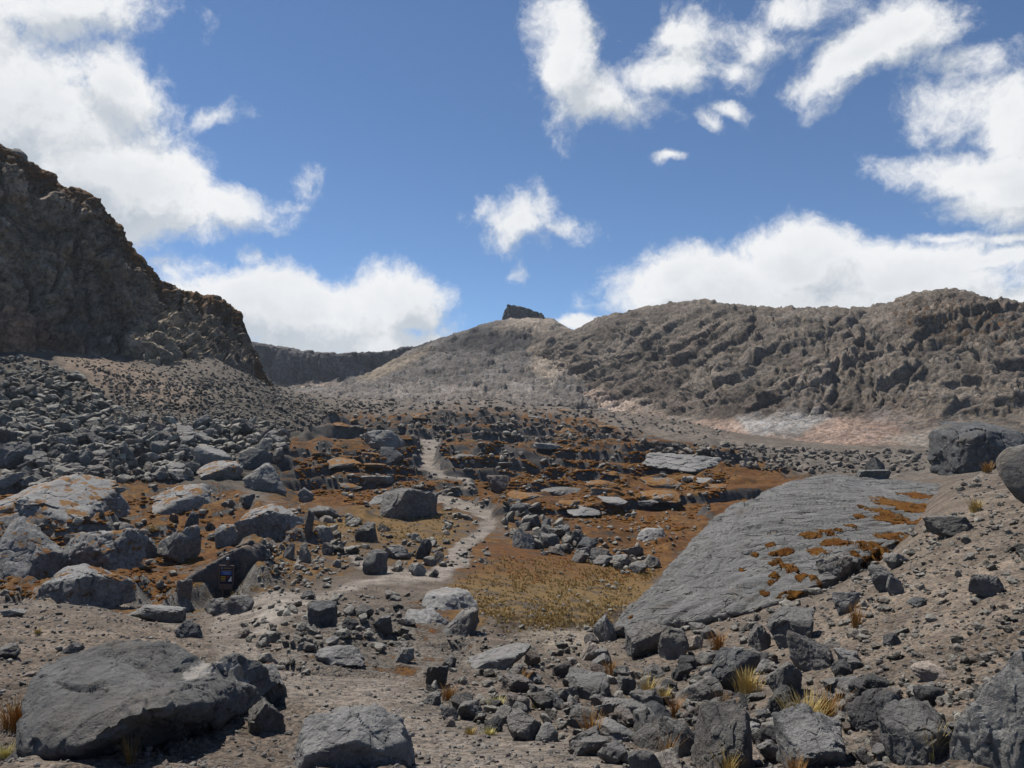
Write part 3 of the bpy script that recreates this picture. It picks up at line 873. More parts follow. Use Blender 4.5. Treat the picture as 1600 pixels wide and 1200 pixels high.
def rock_verts(seed, level, n=22, sharp=26, rough=1.0, planes=None, lumpy=0.0):
    r_ = np.random.default_rng(seed); v, f = ICO[level]
    k = 0
    Nn = []; D = []
    if planes is None:
        while k < n:
            q = r_.normal(size=3); q /= np.linalg.norm(q)
            if all(np.dot(q, w) < .80 for w in Nn):
                Nn.append(q); D.append(r_.uniform(.55, 1.0))
            k += 1
        for q in ((0, 0, 1), (0, 0, -1)):
            Nn.append(np.array(q, float)); D.append(.9)
        for a_ in range(5):
            Nn.append(np.array([cos(a_ * 1.257 + seed), sin(a_ * 1.257 + seed), r_.uniform(-.4, .6)])); D.append(1.25)
    else:
        for q, dd in planes:
            q = np.array(q, float); Nn.append(q / np.linalg.norm(q)); D.append(dd)
    Nn = np.array(Nn); D = np.array(D)
    dots = np.clip(v @ Nn.T / D, 1e-4, None)
    rad = (dots ** sharp).sum(1) ** (-1 / sharp)
    p = v * rad[:, None]
    if planes is None:
        p = p.copy(); p[:, 0] += p[:, 2] * r_.uniform(-.45, .45); p[:, 1] += p[:, 2] * r_.uniform(-.1, .5)
    if level >= 4 or level == 5:
        p32 = p.astype(np.float32) + r_.uniform(0, 50)
        h, c, i_ = cell(p32 * 2.2, seed % 997, .9); h2, c2, _ = cell(p32 * 5.5, seed % 991 + 7, .9)
        e = .045 * h + .018 * h2 - .035 * sstep(.07, 0, c) + .05 * fbm(p32 * 1.6, 4, seed % 13) + .012 * fbm(p32 * 9, 3, seed % 17)
        p = p * (1 + rough * e + lumpy * fbm(p32 * 1.1, 2, seed % 19))[:, None]
    else:
        p = p * (1 + .05 * r_.uniform(-1, 1, len(p)))[:, None]
    return p, f


def norm_box(p):
    lo, hi = p.min(0), p.max(0)
    return (p - (lo + hi) / 2) / (hi - lo)


def rock_mesh(name, p, f, smooth=True):
    me = mesh_np(name, p, f, smooth)
    if smooth: me.set_sharp_from_angle(angle=radians(38))
    return me


FOOT = []     # photo boxes already taken


def place_boulder(x0, x1, yt, yb, label, mat=None, seed=0, n=22, sharp=26, depth=.85, level=5, planes=None, rough=1.0, sink=.14, group=None, name='boulder', rz=0.0, lumpy=0.0, Yd=None, cat='boulder'):
    cx = (x0 + x1) / 2
    g_ = ground_hit([cx], [yb - .12 * (yb - yt)])[0]
    Yb = g_[1] if Yd is None else Yd
    w = (x1 - x0) / F * Yb; top = pnt(cx, yt, Yb)[2]; bot = pnt(cx, yb, Yb)[2]
    h = (top - bot) * (1 + sink)
    p, f = rock_verts(seed, level, n, sharp, rough, planes, lumpy)
    if rz: p = p @ np.array([[cos(rz), sin(rz), 0], [-sin(rz), cos(rz), 0], [0, 0, 1]])
    p = norm_box(p)
    dims = np.array([w, max(w * depth, .25 * w), h])
    p = p * dims
    if mat is None: mat = (M_HERO, M_HEROL, M_ROCK, M_BOX, M_HERO, M_ROCK, M_SHINY2, M_HEROL)[(seed * 7) % 8]
    o = obj(name, rock_mesh(name, p, f), mat)
    P0 = pnt(cx, yt, Yb)
    o.location = (P0[0], Yb + dims[1] * .15, top - h / 2)
    tag(o, label, cat, group)
    FOOT.append((x0, x1, yt, yb))
    return o


# the large slab on the right -------------------------------------------------
S0 = [(955, 985, 20.5), (1000, 980, 19.6), (1100, 968, 18.6), (1200, 948, 18.0), (1290, 910, 18.6), (1350, 875, 20), (1420, 838, 22), (1490, 808, 24), (1535, 800, 25)]
S1 = [(957, 980, 21.2), (1010, 948, 21.4), (1090, 915, 21.6), (1180, 885, 21.6), (1270, 852, 22.4), (1350, 827, 24), (1420, 804, 26.5), (1490, 788, 28.5), (1528, 785, 28.8)]
S2 = [(960, 976, 21.6), (1030, 918, 23.6), (1100, 868, 24.8), (1180, 825, 26.2), (1270, 798, 28.5), (1350, 786, 30), (1420, 776, 31.5), (1490, 770, 32), (1522, 773, 31.5)]
S3 = [(962, 973, 22.0), (1040, 900, 25.5), (1105, 826, 30), (1180, 776, 34.5), (1290, 743, 39.5), (1345, 748, 40), (1420, 752, 38.5), (1485, 760, 36), (1518, 766, 34)]
xsL = []
for lv in (S0, S1, S2, S3):
    lv = np.array(lv, float); q = pnt(lv[:, 0], lv[:, 1], lv[:, 2])
    xsL.append(pchip(np.arange(len(lv)), q, np.linspace(0, len(lv) - 1, 380)))
L = np.array(xsL)
rmp = sstep(0, .22, np.linspace(0, 1, 380)) + .02
Bb = L[-1].copy(); Bb[:, 1] += 2.0 * rmp; Bb[:, 2] -= 1.3 * rmp
Bc = Bb.copy(); Bc[:, 1] += 1.5 * rmp; Bc[:, 2] -= 3 * rmp + .3
A0 = L[0].copy(); A0[:, 2] -= .9; A0[:, 1] += .25
Ls_ = np.concatenate([A0[None], L, Bb[None], Bc[None]])
GS = pchip([0, .05, .3, .58, .86, .94, 1], Ls_, np.linspace(0, 1, 230))
ns = normals(GS)
if ns[100, 190, 2] < 0: ns = -ns
p = GS.astype(np.float32)
gr = np.stack([p[..., 0] * .22 + p[..., 1] * .10, (-p[..., 0] * .30 + p[..., 1] * .95) * 1.6, p[..., 2] * 2.2], -1)
edgeW = sstep(0, .06, np.linspace(0, 1, 230))[:, None]
h1, c1, i1 = cell(gr * np.array([.5, 1.0, .6]), 1201, .5)
hs = .05 * fbm(gr * 1.6, 5, 1203, .65) + .05 * (fbm(gr * 3.5, 3, 1207, .6, ridged=True)) + .10 * h1 * sstep(0, .2, c1) - .07 * sstep(.05, 0, c1) + .10 * fbm(p * .16, 3, 1209) + .02 * cell(gr * 3.5, 1230, .9)[0]
pxs, pys = proj(GS)
crk = d_poly(pxs + 11 * fbm(p * .5, 4, 1211), pys + 4 * fbm(p * 1.5, 3, 1212), [(1176, 776), (1150, 812), (1130, 845), (1112, 880), (1095, 905)], closed=False)
hs -= .11 * sstep(3.5, 0, crk) * (.8 + .5 * fbm(p * .9, 3, 1215))
crk2 = d_poly(pxs + 3 * fbm(p * .9, 3, 1213), pys, [(1150, 935), (1185, 925), (1215, 905), (1225, 890)], closed=False)
hs -= .10 * sstep(3, 0, crk2)
GS2 = GS + ns * (hs * edgeW)[..., None]
mS, T = new_mat('polished_slab_rock')
geo = T.n('ShaderNodeNewGeometry'); Pp = geo.outputs['Position']
mpn = T.n('ShaderNodeMapping'); T.put(mpn, 0, Pp); mpn.inputs['Rotation'].default_value = (0, 0, radians(18)); mpn.inputs['Scale'].default_value = (.35, 2.6, 3.4)
na = T.noise(mpn.outputs[0], 1.6, 8, .7); nb = T.noise(Pp, 1.2, 6, .6); nc = T.noise(Pp, 26, 5, .7)
cs = T.mix(T.mr(nb, .3, .7), (.185, .184, .178), (.245, .242, .232))
cs = T.mix(1.0, cs, T.mix(T.mr(na, .32, .68), (.72, .72, .73), (1.2, 1.2, 1.19)), 'MULTIPLY')
cs = T.mix(T.mr(nc, .6, .75, 0, .45), cs, (.26, .25, .235))
cs = T.mix(T.mr(T.noise(Pp, .5, 6, .7), .54, .66, 0, .6), cs, (.20, .175, .15))
cs = T.mix(T.mr(T.noise(mpn.outputs[0], .7, 9, .75), .53, .66, 0, .7), cs, (.09, .087, .083))
ve_ = T.vor(T.vm('ADD', mpn.outputs[0], T.vm('SCALE', T.noise(Pp, .8, 4, .6, col=True), scale=1.2)), .55, 'DISTANCE_TO_EDGE')
cs = T.mix(T.mr(ve_, .0, .022, .75, 0), cs, (.06, .057, .053))
cs = T.mix(T.mr(T.noise(Pp, 1.7, 8, .8), .62, .68, 0, .75), cs, (.15, .07, .03))
finish(T, cs, .85, T.m('ADD', T.m('MULTIPLY', na, .9), T.m('ADD', T.m('MULTIPLY', nc, .5), T.mr(ve_, 0, .03, 0, .5))), .22, .3)
o = obj('rock_slab', mesh_np('rock_slab', GS2.reshape(-1, 3), grid_faces(230, 380)), mS)
tag(o, 'huge smooth striated grey rock slab spotted with orange moss, right of the marshy hollow', 'rock slab')
SLABV = GS2; SLABPX, SLABPY = proj(GS2)


def slab_hit(px, py):
    d = (SLABPX - px) ** 2 + (SLABPY - py) ** 2
    d[200:] = 1e9
    k = np.unravel_index(np.argmin(d), d.shape); return SLABV[k], ns[k]


# moss cushions on the slab
mM, T = new_mat('orange_moss')
geo = T.n('ShaderNodeNewGeometry'); Pp = geo.outputs['Position']
mc = T.mix(T.mr(T.noise(Pp, 2.2, 5), .35, .65), (.165, .062, .013), (.22, .105, .022))
mc = T.mix(T.mr(T.noise(Pp, 11, 6, .7), .45, .7), mc, MOSS_D)
finish(T, mc, .95, T.noise(Pp, 22, 6, .8), .12, .1)
MOSSP = [(1412, 790, 45, 14), (1440, 778, 30, 11), (1455, 800, 40, 12), (1380, 798, 24, 12), (1388, 812, 34, 11), (1445, 812, 60, 13), (1480, 798, 34, 10), (1400, 838, 40, 14), (1360, 850, 48, 14), (1372, 868, 42, 18),
         (1352, 885, 28, 14), (1438, 858, 58, 15), (1465, 846, 40, 9), (1492, 857, 24, 8), (1312, 848, 30, 10), (1300, 848, 26, 8), (1278, 863, 22, 7), (1290, 854, 14, 5), (1268, 838, 30, 8), (1290, 830, 16, 7),
         (1342, 806, 14, 6), (1344, 790, 10, 5), (1328, 822, 12, 5), (1226, 862, 24, 9), (1208, 866, 12, 6), (1206, 880, 8, 8), (1228, 885, 18, 9), (1212, 900, 16, 9), (1208, 915, 14, 8), (1195, 928, 12, 6),
         (1236, 928, 34, 9), (1252, 902, 16, 7), (1272, 903, 12, 12), (1204, 852, 14, 6), (1312, 832, 12, 4), (1218, 878, 8, 5), (1425, 797, 26, 10), (1180, 868, 12, 5), (1160, 892, 8, 4), (1340, 870, 10, 6), (984, 966, 12, 4)]
mp_, mf_ = ICO[5][0], ICO[5][1]
mp3, mf3 = ico(4)
cent = [(x, y) for x, y, _, _ in MOSSP]
for i, (x, y, w, h) in enumerate(MOSSP):
    q, nn = slab_hit(x, y); nn = nn / np.linalg.norm(nn)
    r_ = np.random.default_rng(i)
    pv = mp3.copy().astype(np.float32)
    rad = 1 + .55 * fbm(pv * 1.6 + i * 3.1, 4, 5, .7) + .40 * fbm(pv * 6 + i, 3, 6, .7)
    qa, _ = slab_hit(x, y - h / 2); qb, _ = slab_hit(x, y + h / 2)
    ww = w / F * q[1] / 2 * 1.1; dd = max(np.linalg.norm(qa - qb) / 2 * 1.15, ww * .4)
    uu = np.array([1, 0, 0]) - nn * nn[0]; uu /= np.linalg.norm(uu); vv = np.cross(nn, uu)
    W3 = q + pv[:, :1] * rad[:, None] * ww * uu + pv[:, 1:2] * rad[:, None] * dd * vv
    near_ = SLABV.reshape(-1, 3); near_ = near_[(np.abs(near_[:, 0] - q[0]) < ww * 2 + .4) & (np.abs(near_[:, 1] - q[1]) < dd * 2 + .8)]
    dz_ = ((W3[:, None, :2] - near_[None, :, :2]) ** 2).sum(-1).argmin(1)
    W3[:, 2] = near_[dz_, 2] + np.maximum(pv[:, 2], -.4) * (.05 + .03 * fbm(pv * 7 + i, 3, 6)) * (1.2 if w > 24 else .8)
    o = obj('moss_cushion', mesh_np('moss_cushion', W3 - q, mf3), mM); o.location = tuple(q)
    size = 'broad' if w > 38 else 'medium' if w > 20 else 'small' if w > 11 else 'tiny'
    where = ('upper right end' if x > 1400 else 'right part' if x > 1320 else 'middle' if x > 1240 else 'lower middle' if x > 1150 else 'pointed left foot')
    order = sorted([c for c in range(len(MOSSP)) if ('broad' if MOSSP[c][2] > 38 else 'medium' if MOSSP[c][2] > 20 else 'small' if MOSSP[c][2] > 11 else 'tiny') == size and
                    ('upper right end' if MOSSP[c][0] > 1400 else 'right part' if MOSSP[c][0] > 1320 else 'middle' if MOSSP[c][0] > 1240 else 'lower middle' if MOSSP[c][0] > 1150 else 'pointed left foot') == where], key=lambda c: MOSSP[c][1])
    k = order.index(i)
    pos = '' if len(order) == 1 else ('uppermost ' if k == 0 else 'lowest ' if k == len(order) - 1 else ('second', 'third', 'fourth', 'fifth', 'sixth', 'seventh', 'eighth')[k - 1] + '-from-top ')
    tag(o, f'{pos}{size} orange moss cushion on the {where} of the smooth slab', 'moss cushion', 'moss cushions on the smooth slab')

#HEROES
exec_heroes = True
# x0, x1, ytop, ybase, label, options
HB = [
    # foreground left
    (380, 441, 1097, 1149, 'pointed grey stone with a dark right face beside the big sand-topped boulder', dict(seed=3, planes=[((-.5, -.25, .8), .55), ((.75, -.6, .1), .55), ((-.9, -.3, 0), .75), ((0, -1, -.1), .75), ((.2, .9, .2), .8), ((0, 0, -1), .7), ((.5, .2, .85), .75), ((-.6, -.8, .1), .8)])),
    (450, 642, 1116, 1205, 'broad rough grey boulder cut by the bottom edge, beside the trail', dict(seed=9, level=6, depth=.55, planes=[((-.34, -.30, .9), .40), ((.42, -.25, .88), .52), ((-.15, -.05, 1), .48), ((.75, -.6, .1), .95), ((0, -.9, -.35), .62), ((0, 1, .2), .8), ((0, 0, -1), .6), ((-.85, -.4, .3), .9), ((1, 0, .2), 1.1), ((-1, 0, .1), 1.15)], sink=.1)),
    (1515, 1680, 1028, 1215, 'large dark grey boulder cut by the right edge in the bottom corner', dict(seed=17, level=6, depth=.7, sink=.3, planes=[((-.55, -.55, .65), .66), ((-.9, -.3, -.1), .82), ((.1, -.3, 1), .80), ((.2, -1, -.25), .68), ((1, 0, 0), .9), ((0, 1, 0), .9), ((0, 0, -1), .9), ((-.5, .5, .7), .85)])),
    (1484, 1612, 655, 742, 'large angular dark boulder perched on the crest above the slab', dict(seed=21, level=6, depth=.9, sink=.05, mat='M_SHINY2', planes=[((.08, -.2, 1), .5), ((-1, -.15, 0), .85), ((.1, -.85, .55), .60), ((.25, -.8, -.6), .56), ((-.5, -.85, -.25), .66), ((0, 1, 0), .9), ((0, 0, -1), .6), ((-.6, -.2, .75), .74), ((1, 0, 0), 1.1), ((.6, -.2, .7), .85)])),
    (1569, 1700, 690, 800, 'smooth rounded grey boulder cut by the right edge beside the perched dark one', dict(seed=22, level=6, depth=.9, sharp=7, rough=.5, sink=.1)),
    # mid: the landmark
    (591, 681, 763, 814, 'big split boulder with a pale left half and black right face beside the winding path', dict(seed=31, level=6, depth=.8, sink=.1, mat='M_BOX', planes=[((-.35, -.1, .93), .70), ((-.80, -.50, .42), .60), ((-1, .1, -.1), .95), ((.62, -.78, .0), .56), ((1, -.15, 0), .85), ((.25, .1, 1), .74), ((0, 1, 0), .9), ((0, 0, -1), .8), ((-.3, -.9, -.25), .7)])),
    (576, 640, 770, 790, 'low dark wedge rock just behind the big split boulder', dict(seed=33)),
    # left outcrops
    (282, 416, 846, 938, 'dark walled outcrop behind the information sign', dict(seed=41, level=6, depth=.55, sink=.2, mat='M_WALL', planes=[((.22, -.97, .05), .50), ((-.42, -.05, .9), .42), ((-1, 0, 0), 1.1), ((.9, -.2, .45), .88), ((1, -.1, -.1), .98), ((.35, 0, .93), .80), ((0, 1, 0), .7), ((0, 0, -1), .6)], sharp=11)),
    (368, 478, 790, 846, 'long outcrop with pale top and dark front above the walled one', dict(seed=42, level=6, depth=.6, mat='M_MOSSR', planes=[((.15, -.97, -.1), .62), ((-.3, -.2, .93), .58), ((-1, 0, .1), .95), ((.9, -.3, .3), .85), ((0, 1, 0), .8), ((0, 0, -1), .8), ((.4, 0, .9), .7)])),
    (-30, 82, 812, 912, 'sloping moss-edged outcrop at the left edge below the scree', dict(seed=43, level=6, depth=.9, planes=[((.1, -.62, .75), .55), ((.55, -.1, .8), .62), ((1, -.3, .1), .85), ((-1, 0, 0), 1), ((0, 1, 0), .9), ((0, 0, -1), .7), ((-.5, -.5, .7), .75)], mat='M_MOSSR', n=18)),
    (50, 182, 890, 950, 'wide smooth outcrop with dark right end at the mound crest', dict(seed=44, level=6, depth=.8, mat='M_MOSSR', planes=[((-.2, -.25, .9), .55), ((.85, -.5, .05), .78), ((-1, -.1, .3), .95), ((-.2, -.9, .3), .75), ((0, 1, .1), .8), ((0, 0, -1), .7), ((.4, .1, .9), .66)])),
    (98, 212, 828, 898, 'rounded grey outcrop ringed by orange moss', dict(seed=45, depth=.8, mat='M_MOSSR', level=6, n=20)),
    (-40, 155, 742, 812, 'pale peaked bedrock dome below the left scree', dict(seed=46, level=6, depth=.9, mat='M_MOSSR', planes=[((-.5, -.35, .8), .55), ((.5, -.4, .8), .58), ((-1, 0, .2), 1.0), ((1, 0, .2), 1.0), ((0, -1, .3), .85), ((0, 1, 0), .9), ((0, 0, -1), .6)])),
    (145, 206, 762, 798, 'low pale bedrock hump right of the peaked dome', dict(seed=47, mat='M_MOSSR')),
    (219, 330, 758, 800, 'flat pale bedrock hump between the dome and the long outcrop', dict(seed=48, mat='M_MOSSR', depth=1.0)),
    (238, 308, 822, 882, 'folded grey rock with a dark right side above the moss', dict(seed=49, mat='M_MOSSR')),
    (283, 310, 800, 842, 'upright dark blade of rock over the folded grey rock', dict(seed=50)),
    (178, 210, 816, 846, 'round knobbly boulder left of the upright blade', dict(seed=51, sharp=9)),
    (208, 245, 842, 872, 'dark squat boulder resting below the round knobbly one', dict(seed=52)),
    (100, 122, 834, 856, 'small dark stone on moss above the ringed outcrop', dict(seed=53)),
    (160, 176, 815, 834, 'little upright dark stone left of the round knobbly boulder', dict(seed=54)),
    (330, 372, 820, 858, 'slanting pale outcrop left of the long outcrop', dict(seed=55, mat='M_MOSSR')),
    (270, 300, 905, 945, 'jagged moss-topped rock at the left foot of the dark wall', dict(seed=56, mat='M_MOSSR')),
    (204, 286, 945, 976, 'long grey boulder lying behind the gravel mound', dict(seed=57, depth=.6)),
    (268, 312, 972, 999, 'grey wedge stone at the right foot of the gravel mound', dict(seed=58)),
    (319, 358, 936, 965, 'dark clustered stone at the foot of the sign', dict(seed=59)),
    (356, 394, 932, 962, 'pale grey stone right of the sign post', dict(seed=60)),
    (478, 530, 792, 812, 'flat topped dark ledge right of the long outcrop', dict(seed=61)),
    (476, 490, 796, 852, 'narrow upright dark rock splinter beside the long outcrop', dict(seed=62, mat='M_SHINY')),  # thin black rock added to stand for a shaded gap between rocks
    (488, 520, 822, 852, 'dark slanting rock right of the upright splinter', dict(seed=63)),
    (442, 462, 848, 878, 'small stacked dark rocks below the splinter, left one', dict(seed=64)),
    (466, 487, 855, 882, 'leaning dark block below the upright splinter', dict(seed=65)),
    (502, 521, 848, 870, 'dark cube-like block right of the leaning block', dict(seed=66)),
    # left mid boulders under the scree
    (378, 448, 724, 770, 'big banded grey boulder at the foot of the scree', dict(seed=71, level=6, mat='M_HEROL')),
    (300, 360, 696, 728, 'light grey triangular boulder in the lower scree', dict(seed=72, mat='M_HEROL')),
    (300, 380, 720, 752, 'pale flat boulder streaked with moss left of the banded one', dict(seed=73, mat='M_MOSSR')),
    (366, 422, 700, 734, 'dark slanted block above the banded boulder', dict(seed=74)),
    (394, 430, 684, 712, 'tilted dark slab resting in the scree above the banded boulder', dict(seed=75)),
    (270, 308, 664, 686, 'squared grey block on the middle of the scree', dict(seed=76)),
    (230, 262, 688, 716, 'dark boulder with pale top in the lower scree', dict(seed=77)),
    (-20, 42, 690, 738, 'brown-grey boulder at the left edge of the scree', dict(seed=78, mat='M_BOX')),
    (-10, 30, 738, 766, 'dark-sided boulder under the brown-grey one at the left edge', dict(seed=79)),
    (34, 70, 704, 726, 'pale brown stone right of the brown-grey edge boulder', dict(seed=80, mat='M_BOX')),
    (462, 490, 762, 785, 'dark rounded stone right of the banded boulder', dict(seed=81)),
    (370, 396, 772, 792, 'black rock on top of the long outcrop', dict(seed=82, mat='M_SHINY')),
    # middle rocks
    (555, 590, 816, 851, 'dark cracked boulder left below the split boulder', dict(seed=91)),
    (566, 606, 860, 902, 'grey block with a black lower right corner in the middle rubble', dict(seed=92)),
    (648, 674, 842, 878, 'upright black boulder with a small capstone by the path', dict(seed=93, mat='M_SHINY')),
    (673, 694, 862, 882, 'smaller black boulder right of the capped one', dict(seed=94, mat='M_SHINY')),
    (637, 666, 880, 902, 'rumpled pale grey rock below the capped black boulder', dict(seed=95)),
    (670, 686, 890, 904, 'small black pyramid stone beside the path', dict(seed=96, mat='M_SHINY')),
    (596, 640, 852, 876, 'low broad grey rock left of the capped black boulder', dict(seed=97)),
    (480, 524, 942, 984, 'dark block with a pale cap on the middle ledge', dict(seed=98, planes=[((0, -.15, 1), .62), ((-.6, -.75, -.1), .7), ((.7, -.7, 0), .7), ((1, 0, 0), .9), ((-1, 0, 0), .9), ((0, 1, 0), .9), ((0, 0, -1), .8)])),
    (548, 584, 944, 968, 'rounded dark stone between the two ledge blocks', dict(seed=99)),
    (583, 614, 962, 990, 'dark angular block right of the pale-capped one', dict(seed=100)),
    (630, 650, 967, 980, 'small dark pebble-shaped stone on the pale ledge', dict(seed=101)),
    (616, 646, 1014, 1038, 'dark wedge block on the brown bank below the ledge', dict(seed=102)),
    (505, 530, 995, 1014, 'grey stone on the bank left of the dark wedge block', dict(seed=103)),
    (640, 745, 930, 955, 'pale flat bedrock step beside the marsh', dict(seed=104, mat='M_PALE', depth=1.2, sink=1.2)),
    (680, 748, 952, 998, 'rounded bedrock step with dark end dropping to the marsh', dict(seed=105, mat='M_HEROL', depth=1.0, sink=.4)),
    (630, 700, 955, 975, 'pale bedrock tongue left of the rounded step', dict(seed=106, mat='M_PALE', depth=1.0, sink=1.0)),
    (715, 830, 1012, 1048, 'long low arched bedrock below the marsh', dict(seed=107, mat='M_HEROL', depth=.5, sink=.4)),
    (490, 570, 1012, 1042, 'slanting pale bedrock rib with a shadowed side', dict(seed=108, mat='M_HEROL', depth=.6, sink=.4)),
    (385, 450, 1040, 1090, 'sand-dusted rock with an orange mossy crest by the trail bend', dict(seed=109, mat='M_MOSSR', depth=.8, sink=.4)),
    (800, 836, 826, 862, 'dark pyramid boulder with a lit right face in the right rubble', dict(seed=111, planes=[((.45, -.6, .65), .5), ((-.7, -.65, .25), .52), ((-1, 0, 0), .95), ((1, 0, 0), .95), ((0, 1, .4), .7), ((0, 0, -1), .6)])),
    (842, 876, 834, 858, 'light topped block right of the pyramid boulder', dict(seed=112)),
    (872, 892, 820, 842, 'dark tilted rock behind the light topped block', dict(seed=113)),
    (898, 936, 840, 866, 'pair-like dark rock in the right rubble', dict(seed=114)),
    (948, 986, 866, 886, 'flat pale slab at the lower end of the right rubble', dict(seed=115, mat='M_HEROL')),
    (984, 1012, 878, 898, 'grey stone below the flat pale slab', dict(seed=116)),
    (846, 862, 810, 830, 'upright dark stone at the top of the right rubble', dict(seed=117)),
    (990, 1040, 826, 842, 'pale flat bedrock patch on the orange slope near the slab', dict(seed=118, mat='M_PALE', sink=.6)),
    (1000, 1133, 708, 738, 'broad pale bedrock hump on the orange slope', dict(seed=119, mat='M_HEROL', depth=.9, level=6)),
    (760, 800, 742, 770, 'dark square-cut hollow block right of the upper path', dict(seed=120, mat='M_SHINY')),
    (556, 640, 672, 704, 'big dark ridge-backed outcrop left of the upper path', dict(seed=121, mat='M_HEROL', depth=.8)),
    (590, 632, 698, 726, 'rounded dark outcrop below the ridge-backed one', dict(seed=122)),
    (1356, 1386, 714, 735, 'small black pyramid rock on the crest of the slab', dict(seed=123, mat='M_SHINY', Yd=41, planes=[((.6, -.6, .6), .5), ((-.7, -.5, .5), .5), ((0, 1, .5), .6), ((0, 0, -1), .5), ((1, 0, 0), .9), ((-1, 0, 0), .9)])),
    (1336, 1392, 734, 754, 'flat dark plate under the black pyramid rock', dict(seed=124, Yd=39.5, depth=.5)),
    (1310, 1350, 676, 692, 'brown hump of rock before the pink ash', dict(seed=125, mat='M_BOX')),
    # foreground right
    (1276, 1334, 868, 918, 'dark glossy-faced block at the lower edge of the slab', dict(seed=131, level=6)),
    (1108, 1152, 920, 958, 'dark knobbly rock below the slab', dict(seed=132)),
    (980, 1060, 974, 1026, 'long lozenge boulder below the slab', dict(seed=133, level=6, depth=.6, planes=[((-.35, -.3, .88), .52), ((.25, -.75, -.6), .55), ((-1, -.1, 0), .95), ((1, -.1, .3), .95), ((.3, 0, .95), .72), ((0, 1, 0), .8), ((0, 0, -1), .8), ((0, -1, .1), .7)])),
    (1030, 1076, 980, 1034, 'dark fluted rock leaning on the long lozenge boulder', dict(seed=134)),
    (1074, 1100, 992, 1018, 'small pinkish stone beside the fluted rock', dict(seed=135, mat='M_TAN')),
    (906, 936, 1004, 1036, 'pale tan stone at the end of the dry pool', dict(seed=136, mat='M_TAN')),
    (928, 966, 964, 1008, 'leaning grey slab stone above the pale tan one', dict(seed=137)),
    (1112, 1186, 1015, 1084, 'big rounded grey boulder with a cracked face', dict(seed=138, level=6, sharp=9, n=18)),
    (1170, 1206, 978, 1018, 'dark boulder left of the lit flat one', dict(seed=139)),
    (1202, 1284, 952, 1012, 'flat lit boulder with a dark hollow beneath', dict(seed=140, level=6)),
    (1238, 1310, 992, 1054, 'brownish boulder with a shadowed right side', dict(seed=141, level=6, mat='M_BOX', sharp=14)),
    (1200, 1258, 1036, 1096, 'broad flat-topped boulder left of the brownish one', dict(seed=142, level=6)),
    (1306, 1346, 1014, 1040, 'small squared boulder right of the brownish one', dict(seed=143)),
    (1300, 1348, 1062, 1088, 'low flat stone on the gravel edge', dict(seed=144)),
    (1228, 1336, 1118, 1205, 'large pale-topped boulder with an overhanging shadowed front', dict(seed=145, level=6, planes=[((-.3, -.4, .85), .58), ((.4, -.3, .9), .66), ((0, -.85, -.5), .7), ((-1, -.2, 0), .9), ((.95, -.3, 0), .85), ((0, 1, 0), .9), ((0, 0, -1), .8)])),
    (1336, 1410, 1080, 1150, 'smooth egg-shaped grey boulder between two large ones', dict(seed=146, level=6, sharp=7)),
    (1392, 1500, 1108, 1196, 'big blocky boulder in front of the gravel slope', dict(seed=147, level=6, planes=[((-.25, -.35, .9), .56), ((.45, -.3, .85), .66), ((-.75, -.65, .15), .70), ((.45, -.9, -.1), .66), ((1, 0, .1), .9), ((-1, .1, -.2), .92), ((0, 1, 0), .8), ((0, 0, -1), .75), ((.1, -.8, .6), .74)], sharp=16, depth=.8, mat='M_HERO')),
    (1430, 1486, 1040, 1068, 'tan flat-topped stone on the gravel slope', dict(seed=148, mat='M_TAN')),
    (1514, 1566, 898, 938, 'lone angular grey boulder on the gravel slope', dict(seed=149, level=6)),
    (1456, 1528, 806, 838, 'flat grey plate rock at the right end of the moss', dict(seed=150, depth=.9)),
    (1382, 1420, 864, 888, 'brownish block where the moss meets the gravel', dict(seed=151)),
    (1360, 1402, 884, 930, 'dark slab wedged below the brownish block', dict(seed=152)),
    (1386, 1412, 900, 934, 'light pointed block beside the wedged slab', dict(seed=153)),
    (1420, 1450, 934, 950, 'thin flat dark stone on the gravel', dict(seed=154)),
    (1062, 1128, 1060, 1100, 'dark boulder topped by dry grass in front of the fluted rock', dict(seed=155, Yd=None)),
    (890, 960, 1060, 1096, 'long dark jagged rock across the rubble', dict(seed=156)),
    (966, 994, 1058, 1088, 'dark block right of the long jagged rock', dict(seed=157)),
    (792, 846, 1116, 1162, 'grey wedge boulder beside the trail', dict(seed=158, level=6)),
    (836, 872, 1132, 1162, 'rough rounded stone beside the grey wedge boulder', dict(seed=159, sharp=10)),
    (884, 942, 1108, 1144, 'light flat-faced block with a black right side', dict(seed=160, level=6)),
    (928, 1000, 1132, 1160, 'arched dark boulder beside the dry grass tuft', dict(seed=161)),
    (1000, 1052, 1104, 1134, 'rough dark block in the front row of rubble', dict(seed=162)),
    (990, 1060, 1130, 1180, 'broad shadowed boulder in the front row', dict(seed=163, level=6)),
    (1042, 1098, 1130, 1186, 'blue-grey faceted boulder in the front row', dict(seed=164, level=6)),
    (982, 1032, 1172, 1215, 'rounded dark stone at the bottom edge of the front row', dict(seed=165)),
    (1090, 1180, 1108, 1215, 'tall gravel-crusted mound rock with a dark right side', dict(seed=166, level=6, mat='M_TAN2', depth=.9, sharp=14, planes=[((-.25, -.55, .8), .50), ((.85, -.5, .15), .72), ((-.9, -.3, .35), .8), ((.1, .0, 1), .72), ((0, 1, 0), .8), ((0, 0, -1), .8), ((1, .1, 0), .95), ((0, -1, .0), .85)])),
    (1182, 1222, 1158, 1190, 'small dark round stone right of the crusted rock', dict(seed=167)),
    (1168, 1190, 1130, 1152, 'pale blue-grey little stone above the dark round one', dict(seed=168, mat='M_PALE')),
    (662, 690, 1084, 1104, 'blue-grey stone at the start of the trail edging', dict(seed=169)),
